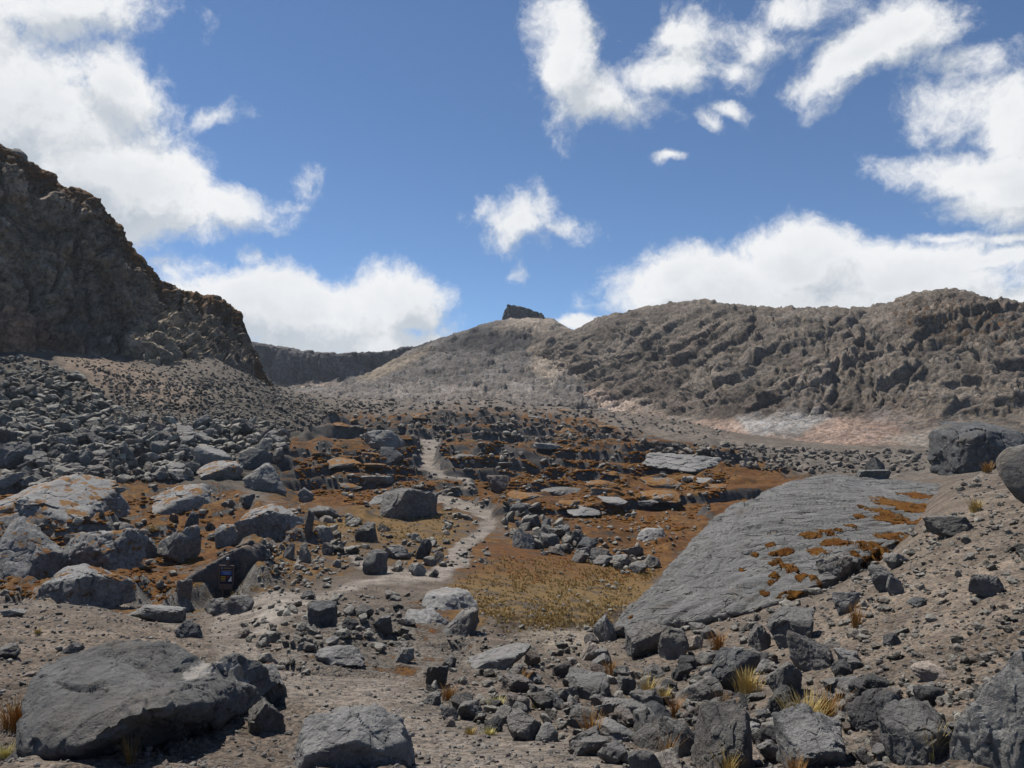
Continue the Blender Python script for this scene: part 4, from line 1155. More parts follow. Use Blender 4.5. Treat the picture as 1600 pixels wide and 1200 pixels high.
    (686, 716, 1106, 1128, 'grey stone in the trail edging row', dict(seed=170)),
    (690, 712, 1122, 1138, 'pale stone at the lower end of the trail edging', dict(seed=171, mat='M_TAN')),
    (762, 800, 1106, 1136, 'low grey rock behind the grey wedge boulder', dict(seed=172)),
    (97, 126, 1006, 1024, 'black oval stone on the gravel mound behind the big boulder', dict(seed=173)),
    (-12, 30, 1008, 1030, 'dark flat stone at the left edge on the mound', dict(seed=174)),
    (4, 38, 952, 966, 'thin dark stone lying on the mound near the left edge', dict(seed=175)),
    (36, 56, 1050, 1060, 'small reddish stone on the gravel above the big boulder', dict(seed=176, mat='M_TAN')),
    (1300, 1345, 925, 960, 'hollow-fronted dark rock below the glossy block', dict(seed=177)),
    (1380, 1410, 990, 1010, 'dark flat rubble stone on the gravel left side', dict(seed=178)),
]
M_SHINY2 = rock_material('perched_basalt', (.062, .064, .066), (.095, .096, .098), .8, .07)
M_WALL = rock_material('shade_toned_wall_rock', (.045, .046, .052), (.068, .068, .072), .8, .05, dust=(.16, .11, .07, .8))  # blue-black of the shaded wall is put into the rock colour
M_HEROL = rock_material('light_grey_andesite', (.140, .137, .130), (.20, .196, .186), .9, .08, dust=(.26, .25, .24, .5))
M_PALE = rock_material('pale_bedrock', (.20, .197, .19), (.27, .265, .255), .9, .06, pale=.4)
M_TAN = rock_material('tan_stone', (.22, .185, .155), (.30, .25, .21), 1.0, .05, pale=.35)
M_TAN2 = rock_material('grit_crusted_stone', (.13, .12, .11), (.19, .17, .155), 1.5, .08, pale=.35)
MATS = dict(M_HERO=M_HERO, M_SHINY=M_SHINY, M_SHINY2=M_SHINY2, M_BOX=M_BOX, M_WALL=M_WALL, M_MOSSR=M_MOSSR, M_HEROL=M_HEROL, M_PALE=M_PALE, M_TAN=M_TAN, M_TAN2=M_TAN2)
for (x0, x1, yt, yb, lab, kw) in HB:
    kw = dict(kw)
    if isinstance(kw.get('mat'), str): kw['mat'] = MATS[kw['mat']]
    place_boulder(x0, x1, yt, yb, lab, **kw)

# the big sand-topped boulder at bottom left
BL = [
    [(14, 1215, 4.85), (60, 1222, 4.95), (150, 1225, 5.1), (230, 1200, 5.4), (300, 1172, 5.9), (350, 1142, 6.4), (388, 1112, 6.9), (418, 1092, 7.05)],
    [(18, 1192, 4.8), (70, 1188, 4.72), (150, 1176, 4.85), (225, 1146, 5.1), (292, 1146, 5.6), (345, 1128, 5.8), (388, 1106, 6.5), (416, 1090, 7.0)],
    [(24, 1172, 4.8), (74, 1172, 4.62), (140, 1160, 4.5), (232, 1108, 4.55), (292, 1104, 5.05), (345, 1098, 5.8), (388, 1090, 6.5), (415, 1087, 7.0)],
    [(42, 1115, 5.2), (72, 1072, 5.4), (135, 1062, 5.3), (200, 1066, 5.25), (250, 1074, 5.4), (300, 1066, 5.7), (350, 1064, 6.15), (395, 1076, 6.7), (412, 1085, 7.0)],
    [(52, 1088, 5.5), (76, 1046, 5.9), (122, 1020, 6.1), (172, 1007, 6.2), (212, 1010, 6.2), (246, 1036, 6.1), (282, 1056, 6.05), (304, 1050, 6.1), (334, 1041, 6.4), (366, 1052, 6.7), (396, 1076, 7.0), (411, 1085, 7.1)],
]
nb_u, nb_v = 300, 220
LL = []
for lv in BL:
    lv = np.array(lv, float); q = pnt(lv[:, 0], lv[:, 1], lv[:, 2])
    s_ = (lv[:, 0] - lv[0, 0]) / (lv[-1, 0] - lv[0, 0]); LL.append(pchip(s_, q, np.linspace(0, 1, nb_u)))
t1 = LL[-1].copy(); t1[:, 1] += .5; t1[:, 2] -= .06; t2 = LL[-1].copy(); t2[:, 1] += 1.1; t2[:, 2] -= 1.2
GB = pchip([0, .14, .32, .62, .86, .93, 1], np.array(LL + [t1, t2]), np.linspace(0, 1, nb_v))
nb = normals(GB)
if nb[100, 150, 2] < 0: nb = -nb
pb = GB.astype(np.float32)
ang = np.stack([pb[..., 0] * .8 - pb[..., 2] * .9, pb[..., 1], pb[..., 2] * 1.6 + pb[..., 0] * .8], -1)
h1, c1, _ = cell(ang * 1.1, 2001, .9); h2, c2, _ = cell(ang * 3.2, 2005, .9); h3, c3_, _ = cell(ang * 8, 2009, .9)
db = .045 * h1 * sstep(0, .3, c1) + .018 * h2 * sstep(0, .3, c2) + .008 * h3 - .02 * sstep(.04, 0, c1) + .05 * fbm(pb * 1.1, 4, 2011) + .010 * fbm(pb * 9, 4, 2013)
bgx, bgy = proj(GB)
ck = d_poly(bgx + 4 * fbm(pb * 4, 3, 2015), bgy, [(92, 1070), (110, 1080), (140, 1083), (168, 1080)], closed=False)
db -= .05 * sstep(4, 0, ck)
wy_ = sstep(0, .04, np.linspace(0, 1, nb_v))[:, None]
GB2 = GB + nb * (db * wy_)[..., None]
crest = sstep(16, 0, d_poly(bgx + 14 * fbm(pb * 3, 4, 2017), bgy + 7 * fbm(pb * 5, 4, 2019), [(296, 1052), (318, 1043), (340, 1040), (366, 1048), (385, 1062)], closed=False))
M_BIG, T = new_mat('sand_dusted_andesite')
geo = T.n('ShaderNodeNewGeometry'); Pp = geo.outputs['Position']
n1 = T.noise(Pp, 1.0, 5, .6); n2 = T.noise(Pp, 8, 9, .72); n3 = T.noise(Pp, 70, 3, .6)
cb_ = T.mix(T.mr(n1, .35, .65), (.100, .100, .097), (.150, .149, .143))
cb_ = T.mix(1.0, cb_, T.mix(T.mr(n2, .3, .7), (.72, .72, .73), (1.25, 1.25, 1.24)), 'MULTIPLY')
cb_ = T.mix(T.mr(T.noise(Pp, .9, 7, .7), .5, .68, 0, .5), cb_, (.15, .128, .105))
cb_ = T.mix(T.mr(T.noise(Pp, 4, 6, .75), .56, .66, 0, .4), cb_, (.175, .175, .165))
cb_ = T.mix(T.m('MULTIPLY', T.mr(n3, .6, .72), .4), cb_, (.22, .22, .22))
sa = T.n('ShaderNodeAttribute', attribute_name='sand')
cb_ = T.mix(T.mr(T.m('ADD', sa.outputs['Fac'], T.m('MULTIPLY', T.m('SUBTRACT', n2, .5), 2.2)), .30, 1.0), cb_, (.36, .335, .305))
finish(T, cb_, .88, T.m('ADD', T.m('ADD', n2, T.m('MULTIPLY', T.mr(T.vor(Pp, 14), 0, .3), .2)), T.m('MULTIPLY', n3, .2)), .09, .3)
me = mesh_np('boulder', GB2.reshape(-1, 3), grid_faces(nb_v, nb_u), True, {'sand': crest.ravel()})
tag(obj('boulder', me, M_BIG), 'huge grey boulder with pale sand along its right shoulder and a dark overhang, bottom left', 'boulder')
FOOT.append((14, 414, 1003, 1215))

# ------------------------------------------------------------------ scattered rocks
ZR = [  # polygon, count, min px, max px, power, flatness, big limit
    ([(-30, 560), (40, 560), (130, 590), (180, 640), (250, 660), (420, 660), (450, 690), (430, 730), (330, 745), (200, 755), (100, 755), (0, 780), (-40, 780)], 3300, 4, 26, 2.0, .62, 'scree'),
    ([(130, 575), (260, 600), (410, 585), (540, 650), (450, 680), (300, 660), (180, 640)], 1500, 3, 8, 2.0, .6, 'upper'),
    ([(785, 805), (830, 790), (900, 835), (1000, 868), (1035, 895), (960, 892), (880, 872), (790, 862)], 170, 6, 30, 1.5, .7, 'rrub'),
    ([(520, 800), (600, 820), (690, 850), (700, 885), (620, 900), (520, 900), (430, 900), (440, 850)], 230, 5, 22, 1.7, .7, 'mrub'),
    ([(400, 860), (500, 870), (520, 920), (440, 930), (400, 930)], 140, 5, 14, 1.7, .7, 'mrub'),
    ([(390, 950), (480, 935), (640, 930), (640, 1010), (560, 1040), (480, 1060), (400, 1040), (370, 990)], 260, 6, 26, 1.8, .65, 'bank'),
    ([(660, 1050), (760, 1030), (900, 1010), (980, 965), (1080, 958), (1200, 945), (1280, 900), (1350, 865), (1440, 860), (1400, 960), (1310, 1080), (1400, 1070), (1510, 1100), (1530, 1210), (1000, 1210), (780, 1150), (680, 1110)], 1750, 5, 52, 1.8, .68, 'frub'),
    ([(1320, 900), (1420, 860), (1600, 780), (1600, 1210), (1500, 1210), (1500, 1100), (1330, 1060)], 700, 4, 22, 2.3, .6, 'grav'),
    ([(1500, 740), (1600, 780), (1600, 820), (1440, 870), (1400, 830), (1480, 800)], 150, 4, 16, 2.0, .6, 'grav'),
    ([(-20, 950), (130, 945), (300, 995), (330, 1030), (240, 1050), (60, 1030), (0, 1180), (-20, 1180)], 170, 3, 12, 2.4, .6, 'mound'),
    ([(430, 1090), (700, 1090), (860, 1210), (430, 1210)], 90, 4, 12, 2.6, .5, 'trail'),
    ([(1605, 760), (2050, 730), (2050, 1250), (1605, 1250)], 520, 5, 30, 1.9, .65, 'grav'),
    ([(-420, 570), (-35, 560), (-35, 790), (-420, 780)], 700, 5, 26, 1.9, .65, 'scree'),
    ([(-420, 960), (-30, 950), (-30, 1230), (-420, 1230)], 260, 4, 22, 2.0, .65, 'mound'),
    ([(60, 547), (240, 562), (300, 548), (390, 578), (420, 602), (260, 602), (130, 577)], 520, 2.5, 6, 2.0, .6, 'upper'),
    ([(400, 572), (520, 600), (570, 645), (450, 655), (410, 600)], 380, 2.5, 6, 2.0, .6, 'upper'),
    ([(540, 605), (760, 605), (1000, 640), (1150, 672), (1100, 690), (900, 640), (540, 640)], 620, 2.5, 6.5, 2.0, .6, 'apron'),
    ([(1000, 695), (1150, 695), (1300, 705), (1490, 705), (1480, 735), (1290, 742), (1180, 735), (1020, 715)], 520, 4, 16, 1.9, .6, 'plain'),
    ([(450, 700), (640, 660), (900, 660), (1150, 740), (1060, 870), (960, 860), (780, 800), (560, 800)], 950, 3, 13, 2.0, .55, 'lava'),
    ([(520, 640), (560, 615), (900, 620), (1000, 660), (1000, 690), (560, 690)], 520, 4, 11, 2.0, .5, 'apron'),
    ([(0, 770), (330, 760), (500, 800), (430, 900), (280, 940), (0, 940)], 300, 5, 20, 1.9, .7, 'left'),
    ([(700, 900), (780, 860), (1040, 880), (970, 970), (780, 985)], 45, 4, 12, 2.0, .6, 'marsh'),
    ([(690, 780), (760, 830), (760, 890), (640, 900), (690, 860)], 70, 5, 16, 1.8, .6, 'mrub'),
    ([(690, 985), (960, 975), (1000, 1000), (900, 1040), (700, 1040)], 170, 5, 22, 1.9, .65, 'frub'),
]
recs = []
for zi, (poly, cnt, s0, s1, pw, flat, zn) in enumerate(ZR):
    poly = np.array(poly, float); lo, hi = poly.min(0), poly.max(0); k = 0
    while k < cnt:
        x = rng.uniform(lo[0], hi[0], cnt * 2); y = rng.uniform(lo[1], hi[1], cnt * 2)
        ok = in_poly(x, y, poly)
        for xx, yy in zip(x[ok], y[ok]):
            if k >= cnt: break
            k += 1
            u = rng.uniform()
            s = (s0 ** (1 - pw) + u * (s1 ** (1 - pw) - s0 ** (1 - pw))) ** (1 / (1 - pw))
            if zn == 'scree': s *= .55 + .75 * sstep(560, 720, yy) * (1 if xx > 60 else 1.15)
            if zn == 'frub': s *= .55 + .6 * sstep(960, 1150, yy)
            # not on the slab or inside a placed boulder
            if zn in ('frub', 'grav') and in_poly(np.array(xx), np.array(yy), [(965, 975), (1100, 955), (1290, 900), (1420, 830), (1520, 790), (1420, 750), (1290, 742), (1120, 810)]): continue
            if any(a0 - 1 < xx < a1 + 1 and b0 + .35 * (b1 - b0) < yy < b1 + .12 * (b1 - b0) for a0, a1, b0, b1 in FOOT) and s > 6: continue
            recs.append((xx, yy, s, flat * rng.uniform(.75, 1.25), zn))
G3 = ground_hit([r[0] for r in recs], [r[1] for r in recs])
sizes = np.array([r[2] for r in recs])
order = np.argsort(-sizes)
kind_count = {}
N_IND = 215
protos = []
for i in range(14):
    p, f = rock_verts(700 + i * 13, 5 if i < 7 else 5, n=int(rng.integers(16, 30)), sharp=float(rng.uniform(18, 34)))
    protos.append(rock_mesh('rock', norm_box(p), f))
LAND = [(lab, (x0 + x1) / 2, (yt + yb) / 2) for (x0, x1, yt, yb, lab, kw) in HB] + [('huge boulder at bottom left', 220, 1100)]
SHORT = {0: 'the pointed grey stone'}


def short(lab):
    for w_ in (' with ', ' at ', ' cut ', ' beside ', ' behind ', ' below ', ' above ', ' right of ', ' left of ', ' on ', ' in ', ' between ', ' under ', ' of the ', ' before ', ' where ', ' across ', ' dropping ', ' leaning ', ' ringed ', ' spotted ', ' lying ', ' resting ', ' over ', ' wedged ', ' topped ', ' perched ', ' just ', ' streaked '):
        i_ = lab.find(w_)
        if i_ > 0: lab = lab[:i_]
    return lab


used_labels = set()
sh_names = [short(l[0]) for l in LAND]
single = {s_ for s_ in sh_names if sh_names.count(s_) == 1}
ORD = ['', 'second ', 'third ', 'fourth ', 'fifth ', 'sixth ', 'seventh ', 'eighth ', 'ninth ', 'tenth ']
GROUPN = dict(scree='rocks of the left scree slope', upper='rocks of the left scree slope', rrub='rocks in the rubble right of the path', mrub='rocks in the rubble left of the path', bank='rocks on the bank below the sign',
              frub='rocks in the foreground rubble', grav='rocks on the gravel slope', mound='stones on the left gravel mound', trail='stones on the foreground trail', plain='rocks on the stony plain',
              lava='rocks on the orange slope', apron='rocks of the far apron', left='rocks among the mossy outcrops', marsh='stones in the marsh')
M_IND = [M_ROCK, M_ROCK, M_SHINY, M_HERO]
ind = []
mesh_by = {}
for oi in order:
    if len(ind) >= N_IND: break
    x, y, s, fl, zn = recs[oi]
    if x < 0 or x > 1600 or y > 1200: continue
    ind.append(oi)
indset = set(ind)
for oi in ind:
    x, y, s, fl, zn = recs[oi]; P0 = G3[oi]
    w = s / F * P0[1]
    mi = int(rng.integers(len(protos))); mk = int(rng.integers(len(M_IND)))
    key = (mi, mk)
    if key not in mesh_by:
        me = protos[mi].copy(); me.materials.clear(); me.materials.append(M_IND[mk]); mesh_by[key] = me
    o = bpy.data.objects.new('rock', mesh_by[key]); C.objects.link(o)
    hh = w * fl
    o.scale = (w, w * rng.uniform(.7, 1.1), hh)
    o.rotation_euler = (rng.uniform(-.3, .3), rng.uniform(-.3, .3), rng.uniform(0, 6.28))
    o.location = (P0[0], P0[1], P0[2] + hh * .30)
    tone = {0: 'grey', 1: 'grey', 2: 'blackish', 3: 'mid-grey'}[mk]
    size = 'large ' if s > 34 else '' if s > 24 else 'smallish '
    shp = 'flattish' if fl < .55 else 'chunky' if fl > .78 else 'angular'
    cands = sorted((abs(x - lx) + 1.3 * abs(y - lyy), sn, lx, lyy) for (ll, lx, lyy), sn in zip(LAND, sh_names) if sn in single)
    done = False
    for k_ in range(10):
        for (_, sn, lx, lyy) in cands[:4]:
            dx, dy = x - lx, y - lyy
            rel = ('right of' if dx > 0 else 'left of') if abs(dx) > abs(dy) * 1.3 else ('behind' if dy < 0 else 'in front of')
            lb = f'{ORD[k_]}{size}{shp} {tone} rock {rel} the {sn}'
            if lb not in used_labels and len(lb.split()) <= 16:
                used_labels.add(lb); done = True; break
        if done: break
    tag(o, lb, 'rock', GROUPN[zn])

# low bedrock humps breaking through the moss of the orange slope
M_HUMP = rock_material('mossy_hump', (.085, .083, .08), (.14, .137, .13), .8, .09, moss=.17, dust=(.17, .165, .155, .4))
om = []
for i in range(8):
    p, f = rock_verts(1500 + i * 3, 5, n=20, sharp=16)
    om.append([rock_mesh('outcrop', norm_box(p), f)])
    for m_ in (M_HUMP, M_BOX, M_HEROL):
        c_ = om[-1][0].copy(); c_.materials.clear(); c_.materials.append(m_); om[-1].append(c_)
OC = []
r_ = np.random.default_rng(88)
polyO = [(440, 700), (560, 660), (700, 640), (900, 640), (1050, 680), (1170, 735), (1090, 830), (960, 830), (800, 790), (700, 760), (600, 770), (470, 770)]
while len(OC) < 30:
    x, y = r_.uniform(440, 1180), r_.uniform(640, 830)
    if not in_poly(np.array(x), np.array(y), polyO): continue
    w = r_.uniform(26, 70) * (.55 + .6 * (y - 640) / 190)
    if any(abs(x - o_[0]) < (w + o_[2]) * .5 and abs(y - o_[1]) < 9 for o_ in OC): continue
    if d_poly(np.array(x), np.array(y), [(668, 774), (735, 757), (680, 742), (664, 728), (684, 698)], closed=False) < w * .5 + 12: continue
    if any(a0 - 8 < x < a1 + 8 and b0 - 4 < y < b1 + 10 for a0, a1, b0, b1 in FOOT): continue
    OC.append((x, y, w))
OC.sort(key=lambda t_: (t_[1], t_[0]))
QO = ground_hit([o_[0] for o_ in OC], [o_[1] for o_ in OC])
for k_, ((x, y, w), q) in enumerate(zip(OC, QO)):
    wd = w / F * q[1]; mk = int(r_.choice([1, 1, 1, 2, 3]))
    o = bpy.data.objects.new('outcrop', om[int(r_.integers(8))][mk]); C.objects.link(o)
    hh = wd * r_.uniform(.16, .34)
    o.scale = (wd, wd * r_.uniform(.6, 1.2), hh); o.rotation_euler = (r_.uniform(.02, .16), r_.uniform(-.02, .12), r_.uniform(-.35, .35)); o.location = (q[0], q[1], q[2] + hh * .02)
    side = 'left of the upper path' if x < 665 else 'right of the upper path' if x < 800 else 'on the middle of the orange slope' if x < 960 else 'on the right of the orange slope'
    tone = {1: 'mossy', 2: 'brownish', 3: 'pale'}[mk]
    base = f"{'long' if w > 48 else 'short' if w < 28 else 'low'} {tone} bedrock hump {side}"
    n_ = sum(1 for l_ in used_labels if l_.endswith(base)); used_labels.add((ORD[n_] if n_ < 10 else 'eleventh ') + base)
    tag(o, (ORD[n_] if n_ < 10 else 'eleventh ') + base + (' from the top' if n_ else ''), 'outcrop', 'bedrock humps on the orange slope')

# all smaller stones: one mesh of loose rubble per size class
lows = [rock_verts(900 + i * 7, 3, n=10, sharp=22) for i in range(10)]
lows2 = [rock_verts(950 + i * 7, 2, n=9, sharp=16) for i in range(12)]


def scatter(name, idx, protos_, sc=1.0, mat=M_FAR, P=None, W_=None, FL=None, label=None, cat=None, sinkf=.28, tilt=.5):
    vs, fs, ts, off_ = [], [], [], 0
    for k, i in enumerate(idx):
        p, f = protos_[int(rng.integers(len(protos_)))]
        P0 = P[i]; w = W_[i]; fl = FL[i]
        a, b, c = rng.uniform(0, 6.28), rng.uniform(-tilt, tilt), rng.uniform(-tilt, tilt)
        Rz = np.array([[cos(a), -sin(a), 0], [sin(a), cos(a), 0], [0, 0, 1]])
        Rx = np.array([[1, 0, 0], [0, cos(b), -sin(b)], [0, sin(b), cos(b)]])
        Ry = np.array([[cos(c), 0, sin(c)], [0, 1, 0], [-sin(c), 0, cos(c)]])
        q = (norm_box(p) * np.array([w, w * rng.uniform(.6, 1.0), w * fl])) @ (Rz @ Rx @ Ry).T
        q = q + P0 + np.array([0, 0, w * fl * sinkf])
        vs.append(q); fs.append(f + off_); off_ += len(q); ts.append(np.full((len(q), 3), rng.uniform()))
    me = mesh_np(name, np.concatenate(vs), np.concatenate(fs), False, {'tint': np.concatenate(ts)})
    o = obj(name, me, mat); tag(o, label, cat, None, 'stuff'); return o


FLs = np.array([r[3] for r in recs]); Ws = sizes / F * G3[:, 1]
zn_of = np.array([r[4] for r in recs])
rest = [i for i in order if i not in indset]
M_FAR2 = rock_material('fan_stone', (.082, .071, .061), (.185, .164, .140), .6, .10, rnd=.5, dust=(.22, .195, .165, .5), tinted=True)
sets = [('scree', ('scree',), 'loose dark scree blocks covering the lower left slope'),
        ('talus', ('upper', 'apron', 'plain'), 'brownish talus stones of the upper fan and far valley floor'),
        ('scree', ('none',), 'loose dark scree blocks covering the left slope'),
        ('rubble', ('frub', 'bank', 'rrub', 'mrub', 'left', 'marsh', 'lava'), 'loose grey rubble strewn over the valley floor and foreground'),
        ('gravel', ('grav', 'mound', 'trail'), 'small stones strewn on the gravel slopes and trail')]
for nm, zz, lb in sets:
    ii = [i for i in rest if zn_of[i] in zz]
    if not ii: continue
    mt_ = M_FAR2 if nm == 'talus' else M_FAR
    bigi = [i for i in ii if sizes[i] > 10][:600]; bs = set(bigi)
    if bigi: scatter(nm, bigi, lows, mat=mt_, P=G3, W_=Ws, FL=FLs, label=lb.replace('loose', 'larger loose').replace('small stones', 'fist-sized stones').replace('talus stones', 'larger talus stones'), cat=nm)
    scatter(nm, [i for i in ii if i not in bs], lows2, mat=mt_, P=G3, W_=Ws, FL=FLs, label=lb, cat=nm)

# pebbles on the near ground
npb = 15000
u = rng.uniform(0, 1, npb); yy = 3.2 * (28 / 3.2) ** u
aa = rng.uniform(-.78, .78, npb); xx = aa * yy
pp = np.stack([xx, yy, ground_z(xx, yy)], -1)
ws = (.010 + .04 * rng.uniform(0, 1, npb) ** 5) * (.6 + yy / 10)
ppx, ppy = proj(pp)
keep = [i for i in range(npb) if not in_poly(np.array(ppx[i]), np.array(ppy[i]), [(965, 975), (1100, 955), (1290, 900), (1420, 830), (1520, 790), (1420, 750)])]
tet = [rock_verts(40 + i, 2, n=8, sharp=14) for i in range(6)]
oc = bmesh.new(); bmesh.ops.create_icosphere(oc, subdivisions=1, radius=1); ICO[1] = (np.array([v.co[:] for v in oc.verts]), np.array([[v.index for v in f.verts] for f in oc.faces])); oc.free()
tet = [rock_verts(40 + i, 1, n=8, sharp=14) for i in range(10)]
M_PEB = rock_material('pebble_stone', (.11, .102, .095), (.18, .165, .15), 2.0, .02, rnd=.4, tinted=True, pale=.35)
scatter('pebbles', keep, tet, mat=M_PEB, P=pp, W_=ws, FL=np.full(npb, .6), label='pebbles scattered over the near gravel', cat='pebbles', sinkf=.2)

# ------------------------------------------------------------------ summit crag, skyline cairn and crest boulder
cp_, cf_ = rock_verts(77, 6, planes=[((-.95, -.1, .25), .78), ((-.1, -.2, .97), .62), ((.32, -.1, .94), .60), ((0, -1, .15), .7), ((1, 0, .3), .95), ((0, 1, 0), .8), ((0, 0, -1), .6), ((-.6, 0, .8), .75)], sharp=30)
cp_ = norm_box(cp_)
w_ = 76 / F * 443; h_ = (pnt(818, 474, 443)[2] - pnt(818, 507, 443)[2])
cp_ = cp_ * np.array([w_ * 1.06, 20, h_]); _s = cp_[:, 0] / w_ + .5; cp_[:, 2] = -h_ / 2 + (cp_[:, 2] + h_ / 2) * (1.12 - .62 * np.clip(_s - .12, 0, 1)) * (.55 + .45 * sstep(-.02, .12, _s))
_p32 = cp_.astype(np.float32); _h1, _c1, _i = cell(_p32 * np.array([.55, .3, .18]), 8, .9)
cp_ = cp_ + np.stack([np.zeros(len(cp_)), -.7 * _h1, .22 * _h1], -1)
o = obj('summit_crag', rock_mesh('summit_crag', cp_, cf_), rock_material('crag_rock', (.05, .05, .054), (.085, .083, .085), .08, .8))
o.location = tuple(pnt(818, 491, 443)); tag(o, 'small black slanting crag crowning the pale summit', 'crag')
place_boulder(12, 38, 229, 252, 'rounded boulder poised on the skyline of the left cliff', seed=190, Yd=119, mat=M_BOX, sink=.3, sharp=9)
place_boulder(1461, 1468, 456, 461, 'tiny dark block on the skyline of the right ridge', seed=191, Yd=247, mat=M_SHINY, sink=.3, level=3)


bm = bmesh.new(); bmesh.ops.create_cube(bm, size=1.0)
me = bpy.data.meshes.new('haze'); bm.to_mesh(me); bm.free()
mh = bpy.data.materials.new('haze_air'); mh.use_nodes = True; mh.node_tree.nodes.clear()
T = NT(mh.node_tree); vol = T.n('ShaderNodeVolumePrincipled'); oo = T.n('ShaderNodeOutputMaterial')
vol.inputs['Color'].default_value = (.82, .90, 1.0, 1); vol.inputs['Density'].default_value = .00014; vol.inputs['Anisotropy'].default_value = .2
T.t.links.new(vol.outputs[0], oo.inputs['Volume'])
o = obj('haze', me, mh); o.location = (0, 260, 37); o.scale = (1300, 800, 160)
tag(o, 'thin bluish mountain haze', 'haze', None, 'stuff')

# ------------------------------------------------------------------ information sign
sg = ground_hit([347], [938])[0]
sY = sg[1]; sc_ = sY / F
SGN = bpy.data.objects.new('information_sign', None); C.objects.link(SGN); SGN.location = tuple(sg)
SGN.rotation_euler = (0, 0, radians(-6)); 
tag(SGN, 'small framed information sign on a wooden post before the dark rock wall', 'sign')


def flat_mat(name, c, rough=.7):
    m, T = new_mat(name)
    geo = T.n('ShaderNodeNewGeometry')
    col = T.mix(T.noise(geo.outputs['Position'], 30, 4), tuple(x * .8 for x in c), tuple(min(1, x * 1.15) for x in c))
    finish(T, col, rough, None, 0, .3); return m


def box_part(name, c, d, mat, parent, bev=.004, rot=None):
    bm = bmesh.new(); bmesh.ops.create_cube(bm, size=1.0)
    for v in bm.verts: v.co = Vector((v.co.x * d[0], v.co.y * d[1], v.co.z * d[2]))
    if bev: bmesh.ops.bevel(bm, geom=bm.edges[:], offset=bev, segments=2, affect='EDGES')
    me = bpy.data.meshes.new(name); bm.to_mesh(me); bm.free()
    o = obj(name, me, mat, parent); o.location = c
    if rot: o.rotation_euler = rot
    return o


m_wood = flat_mat('weathered_wood', (.10, .07, .055)); m_frame = flat_mat('sign_frame_paint', (.13, .095, .085)); m_navy = flat_mat('sign_navy', (.012, .014, .03))
m_blue = flat_mat('sign_blue', (.05, .10, .30)); m_yel = flat_mat('sign_yellow', (.42, .26, .03)); m_wht = flat_mat('sign_white', (.7, .7, .68)); m_or = flat_mat('sign_tan', (.25, .15, .09)); m_red = flat_mat('sign_red', (.25, .03, .02))
u_ = sc_        # metres per photo pixel
post_top = 51 * u_
box_part('post', (0, 0.0, 20 * u_ / 2 - .1), (2.6 * u_, 2.6 * u_, 20 * u_ + .2), m_wood, SGN)
bx0 = 5.5 * u_; bz = 36 * u_
box_part('board', (bx0, -.01, bz), (20 * u_, .03, 27 * u_), m_navy, SGN)
for (cx_, cz_, w_, h_) in ((0, 14.2, 24, 1.6), (0, -14.2, 24, 1.6), (-11.2, 0, 1.6, 26.8), (11.2, 0, 1.6, 26.8)):
    box_part('frame_bar', (bx0 + cx_ * u_, -.02, bz + cz_ * u_), (w_ * u_, .06, h_ * u_), m_frame, SGN)
box_part('lower_panel', (bx0 - 1 * u_, -.012, bz - 18.5 * u_), (22 * u_, .03, 6.5 * u_), m_frame, SGN)
box_part('title_strip', (bx0 + 2 * u_, -.030, bz + 10.5 * u_), (12 * u_, .008, 1.8 * u_), m_or, SGN, 0)
box_part('emblem', (bx0 - 7 * u_, -.030, bz + 10.5 * u_), (3 * u_, .008, 3 * u_), flat_mat('sign_grey', (.2, .2, .2)), SGN, 0)
box_part('divider_line', (bx0, -.030, bz + 7 * u_), (18 * u_, .008, .9 * u_), m_or, SGN, 0)
box_part('blue_field', (bx0, -.030, bz + 3.2 * u_), (17 * u_, .008, 5.6 * u_), m_blue, SGN, 0)
for k in range(3): box_part('text_line', (bx0 + (k % 2) * 1.2 * u_, -.036, bz + (4.8 - 1.6 * k) * u_), ((12 - 2 * k) * u_, .004, .5 * u_), flat_mat('sign_text', (.25, .32, .5)), SGN, 0)
for k in range(3): box_part('yellow_block', (bx0 - 5 * u_, -.030, bz - (2.6 + 3.1 * k) * u_), (7.6 * u_, .008, 1.9 * u_), m_yel if k < 2 else m_or, SGN, 0)
box_part('red_mark', (bx0 + 2 * u_, -.030, bz - 2.6 * u_), (2.4 * u_, .008, 2.6 * u_), m_red, SGN, 0, (0, .5, 0))
me = bpy.data.meshes.new('white_triangle')
me.from_pydata([(-3.2 * u_, 0, -3.8 * u_), (2.6 * u_, 0, -3.8 * u_), (2.2 * u_, 0, 4.2 * u_), (-3.2 * u_, .008, -3.8 * u_), (2.6 * u_, .008, -3.8 * u_), (2.2 * u_, .008, 4.2 * u_)], [], [(0, 1, 2), (5, 4, 3), (0, 3, 4, 1), (1, 4, 5, 2), (2, 5, 3, 0)])
o = obj('white_triangle', me, m_wht, SGN); o.location = (bx0 + 6 * u_, -.036, bz - 5.5 * u_)
st_ = box_part('top_stub', (bx0 + 1 * u_, 0.0, bz + 19 * u_), (5 * u_, .05, 8.5 * u_), m_wood, SGN)
box_part('white_cap', (bx0 + 1 * u_, 0.0, bz + 25 * u_), (3.6 * u_, .06, 3.4 * u_), m_wht, SGN)

# ------------------------------------------------------------------ grass
def blade_mat(name, a, b):
    m, T = new_mat(name)
    at = T.n('ShaderNodeAttribute', attribute_name='tint')
    finish(T, T.mix(at.outputs['Fac'], a, b), .7, None, 0, .2); return m


M_DRY = blade_mat('dry_grass', (.30, .20, .065), (.46, .36, .13))
M_RUST = blade_mat('rusty_grass', (.22, .10, .03), (.34, .20, .06))
M_HERB = blade_mat('yellow_herb', (.40, .34, .12), (.55, .50, .22))


